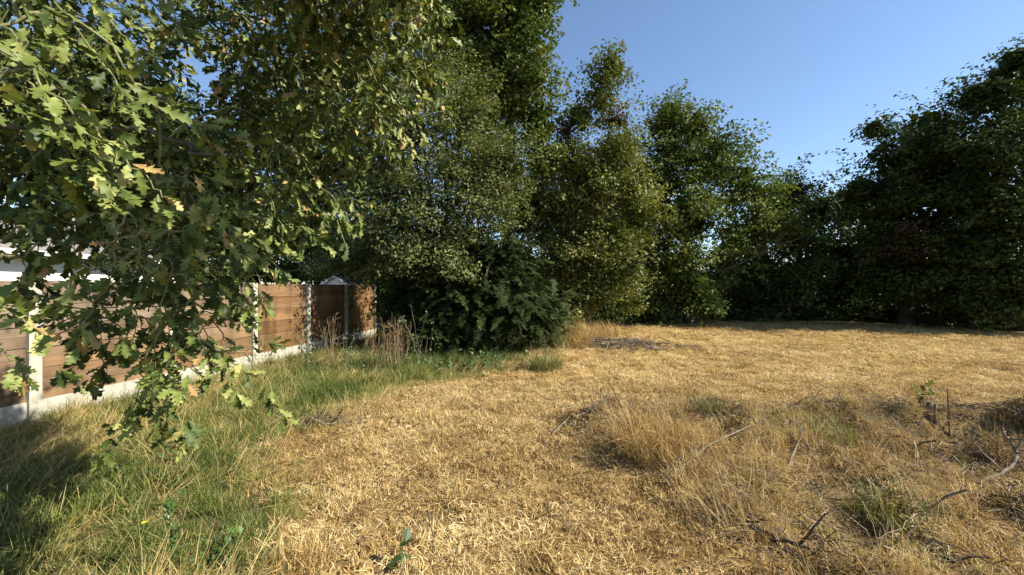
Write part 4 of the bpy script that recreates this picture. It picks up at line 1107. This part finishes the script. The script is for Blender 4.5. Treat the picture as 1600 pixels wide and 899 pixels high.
# yellow flower
def flower(px, py):
    d = EYE * FPX / (py + 40 - 448); xx = (px - 800) / FPX * d
    root = thing('yellow_flower', (xx, d, float(H(xx, d))), 'tiny yellow flower on a thin stem in the left foreground grass', 'flower')
    m = MB(); m.tube([(0, 0, -0.02), (0.005, 0, 0.1), (0, -0.01, 0.2)], [0.002, 0.002, 0.0015], 4); link('stem', m.mesh('stem', M['weed']), root)
    for k in range(5):
        a = k * 1.2566; c, s = math.cos(a), math.sin(a)
        v = np.array([(0, 0, 0), (c * .012 - s * .007, s * .012 + c * .007, .004), (c * .02, s * .02, .006), (c * .012 + s * .007, s * .012 - c * .007, .004)]) + np.array((0, -0.01, 0.2))
        link('petal', np_mesh('petal', v, np.array([[0, 1, 2], [0, 2, 3]]), np.full(4, 0.5), M['petal']), root)
flower(228, 812)

# ------------------------------------------------------------------ stump with regrowth, upright twig
def stump():
    r = np.random.default_rng(8); d = EYE * FPX / (664 - 448); xx = (1452 - 800) / FPX * d
    root = thing('cut_stump', (xx, d, float(H(xx, d))), 'cut sapling stump with a few fresh leafy shoots at the edge of the stubble', 'stump')
    for k, (ox, oy, h, rr) in enumerate(((0, 0, 0.17, 0.022), (-0.05, 0.02, 0.13, 0.017), (0.035, -0.03, 0.15, 0.016))):
        m = MB(); m.tube([(ox, oy, -0.1), (ox, oy, h * 0.5), (ox + 0.01, oy, h), (ox + 0.012, oy, h + 0.008)], [rr * 1.2, rr, rr * 0.95, rr * 0.6], 8, jitter=0.15, rng=r)
        link('stem', m.mesh('stem', M['stick_pale'], True), root)
    m = MB(); pos = []
    for k in range(5):
        t = np.array((r.uniform(-0.22, 0.04), r.normal(0, 0.06), r.uniform(0.26, 0.4)))
        pts = curve((0, 0, 0.05), t, 6, wob=0.01, rng=r); m.tube(pts, np.linspace(0.005, 0.002, 6), 4)
        pos += [pts[i] + r.normal(0, 0.03, 3) for i in (3, 4, 4, 5, 5, 5, 5)]
    link('shoot', m.mesh('shoot', M['stick_dark']), root)
    v, f, t = leaf_quads(r, np.array(pos), 0.07, 0.6, 0.5)
    link('foliage', np_mesh('foliage', v, f, t, M['tree_olive']), root, kind='stuff')
stump()

# ------------------------------------------------------------------ fallen branches
def gp(px, py, up=0.02):
    d = EYE * FPX / (py - 448); x = (px - 800) / FPX * d
    return np.array((x, d, float(H(x, d)) + up))
def branch(label, pts, r0, r1, mat, seed, side=2, name='fallen_branch', up=None):
    r = np.random.default_rng(seed)
    up = up or [0.03] * len(pts)
    k = np.array([gp(q[0], q[1], u) if len(q) == 2 else P(*q) for q, u in zip(pts, up)])
    tt = np.linspace(0, len(k) - 1, 7 * (len(k) - 1) + 1)
    p = np.stack([np.interp(tt, np.arange(len(k)), k[:, q]) for q in range(3)], 1)
    p[1:-1] += r.normal(0, r0 * 0.3, (len(p) - 2, 3))
    base = p.mean(0)
    m = MB(); m.tube(p - base, np.linspace(r0, r1, len(p)), 7, jitter=0.35, rng=r)
    for q in range(side):
        i = int(r.integers(2, len(p) - 1)); dr = unit(unit(p[-1] - p[0]) * 0.8 + r.normal(0, 0.5, 3) + np.array((0, 0, 0.3)))
        L = r.uniform(0.15, 0.4); m.tube(curve(p[i] - base, p[i] - base + dr * L, 5, wob=0.01, rng=r), np.linspace(r0 * 0.5, r1 * 0.35, 5), 5)
    o = link(name, m.mesh(name, mat, True), None, tuple(base))
    return tag(o, label, 'branch', 'fallen branches in the brushwood')
branch('thick dark fallen branch lying at the bottom centre right', [(1105, 796), (1190, 838), (1285, 862)], 0.020, 0.010, M['stick_dark'], 1)
branch('second dark branch lying just below the thick one', [(1150, 826), (1200, 850), (1250, 872)], 0.014, 0.007, M['stick_dark'], 2, 1)
branch('long pale stick running from the foot of the largest tuft to the right', [(1035, 768), (1105, 722), (1180, 690)], 0.011, 0.006, M['stick_pale'], 3, 3)
branch('grey stick lying left of the largest tuft', [(885, 672), (935, 655), (985, 648)], 0.011, 0.006, M['stick_pale'], 4, 2)
branch('short pale stick at the left end of the brushwood', [(862, 682), (898, 658)], 0.010, 0.007, M['stick_pale'], 5, 0)
branch('curved pale bleached branch rising out of the dark hollow at the right', [(1530, 752, 3.55), (1560, 742, 3.62), (1580, 728, 3.68), (1589, 710, 3.74), (1584, 695, 3.8), (1573, 680, 3.86), (1566, 668, 3.9)], 0.017, 0.007, M['stick_pale'], 6, 3, up=[0] * 7)
branch('forked dark branch on the far edge of the brushwood', [(1235, 645), (1262, 652), (1292, 655)], 0.014, 0.009, M['stick_dark'], 7, 3)
branch('dark twig lying across the brushwood right of the tufts', [(1145, 668), (1190, 671), (1232, 673)], 0.010, 0.005, M['stick_dark'], 8, 2)
branch('long grey stick slanting down into the dark hollow', [(1480, 676), (1520, 705), (1562, 742)], 0.011, 0.007, M['stick_pale'], 9, 2, up=[0.08, 0.16, 0.1])
branch('thin grey stick slanting beside the long grey one', [(1462, 690), (1490, 722), (1530, 752)], 0.008, 0.005, M['stick_pale'], 10, 2, up=[0.08, 0.12, 0.08])
branch('pale bark-less stick near the bottom right', [(1352, 874), (1395, 868), (1432, 852)], 0.010, 0.006, M['stick_pale'], 11, 1)
branch('slim dark stick crossing the stubble right of the thick branch', [(1250, 808), (1290, 828), (1340, 852)], 0.010, 0.005, M['stick_dark'], 12, 2)
branch('thin pale stick lying in the middle of the brushwood', [(1395, 728), (1440, 730), (1482, 733)], 0.009, 0.005, M['stick_pale'], 13, 1)
branch('grey stick lying between the green tufts', [(1230, 735), (1255, 705), (1275, 678)], 0.009, 0.005, M['stick_pale'], 14, 2)
branch('thin upright twig standing at the edge of the stubble by the stump', [(1484, 666), (1480, 664)], 0.008, 0.004, M['stick_dark'], 15, 0, up=[0.0, 0.42])
branch('thin bent twig standing behind the tufts', [(1122, 690), (1126, 690), (1112, 690)], 0.006, 0.004, M['stick_dark'], 16, 0, up=[0.0, 0.3, 0.36])
branch('dark heap of twigs in the gap of the green grass edge', [(470, 668), (500, 664), (532, 660)], 0.012, 0.007, M['stick_dark'], 17, 6)

# brushwood litter: countless twigs
def litter(name, n, sampler, seed, lmin, lmax, rmax, label):
    r = np.random.default_rng(seed); m = MB()
    for i in range(n):
        x, y = sampler(r)
        L = r.uniform(lmin, lmax); a = r.uniform(0, 6.28)
        p0 = np.array((x, y, 0)); dr = np.array((math.cos(a), math.sin(a), 0))
        tt = np.linspace(-0.5, 0.5, 5)
        p = p0 + dr * (tt * L)[:, None]
        g0 = float(H(x, y))
        p[:, 2] = g0 + np.clip(H(p[:, 0], p[:, 1]) - g0, -0.05, 0.05) + r.uniform(0.01, 0.09) + tt * r.normal(0, 0.12)
        p += r.normal(0, 0.012, p.shape)
        rr = r.uniform(0.0015, rmax)
        if r.random() < 0.07: rr *= 2.0
        m.tube(p, np.linspace(rr, rr * 0.5, 5), 4, t=float(np.clip(r.normal(0.5, 0.25), 0, 1)))
    o = link(name, m.mesh(name, M['litter']), kind='stuff'); o['label'] = label
def s_brush(r):
    while True:
        y = r.uniform(2.2, 5.3); x = r.uniform(0.4, 6.8)
        if r.random() < brush_w(x, y) * (0.35 + 0.65 * float(N1(x * 1.7, y * 1.7))): return x, y
litter('brushwood_litter', 1900, s_brush, 1, 0.06, 0.42, 0.0045, 'thin broken twigs strewn through the brushwood strip')
litter('ridge_twigs', 800, lambda r: (r.uniform(0.7, 6.2), 4.75 + r.normal(0, 0.28)), 6, 0.1, 0.5, 0.004, 'fine dark twigs along the ridge of cut grass')
litter('hollow_brush', 260, lambda r: (r.normal(5.2, 0.5), r.normal(4.4, 0.22)), 5, 0.2, 0.7, 0.009, 'dark tangled twigs in the hollow at the right')
litter('brushwood_pile', 420, lambda r: (r.normal(2.9, 0.75), r.normal(10.9, 0.3)), 2, 0.2, 0.8, 0.012, 'low grey brushwood pile on the mound right of the yew')
litter('field_twigs', 170, lambda r: (r.uniform(-1.2, 1.6), r.uniform(2.2, 6.5)), 3, 0.05, 0.3, 0.004, 'small twigs lying on the stubble')
litter('twig_heap', 90, lambda r: (r.normal(-2.25, 0.22), r.normal(4.95, 0.10)), 4, 0.1, 0.4, 0.006, 'dark twigs at the edge of the green grass')

# dead leaves lying on the ground
def dead_leaves():
    r = np.random.default_rng(31)
    n = 4200
    x = r.uniform(-2.2, 6.5, n); y = r.uniform(1.9, 7.5, n)
    k = (N3(x * 2.9 + 2, y * 2.9) > 0.48) & (np.abs(x) < 1.3 * y) & (x > green_edge(y))
    x, y = x[k], y[k]
    pos = np.stack([x, y, H(x, y) + r.uniform(0.015, 0.05, len(x))], 1)
    v, f, t = leaf_quads(r, pos, 0.032, 0.6, 2.0)
    o = link('dead_leaves', np_mesh('dead_leaves', v, f, t, M['brown_leaf']), kind='stuff'); o['label'] = 'brown dead leaves lying on the stubble'
dead_leaves()
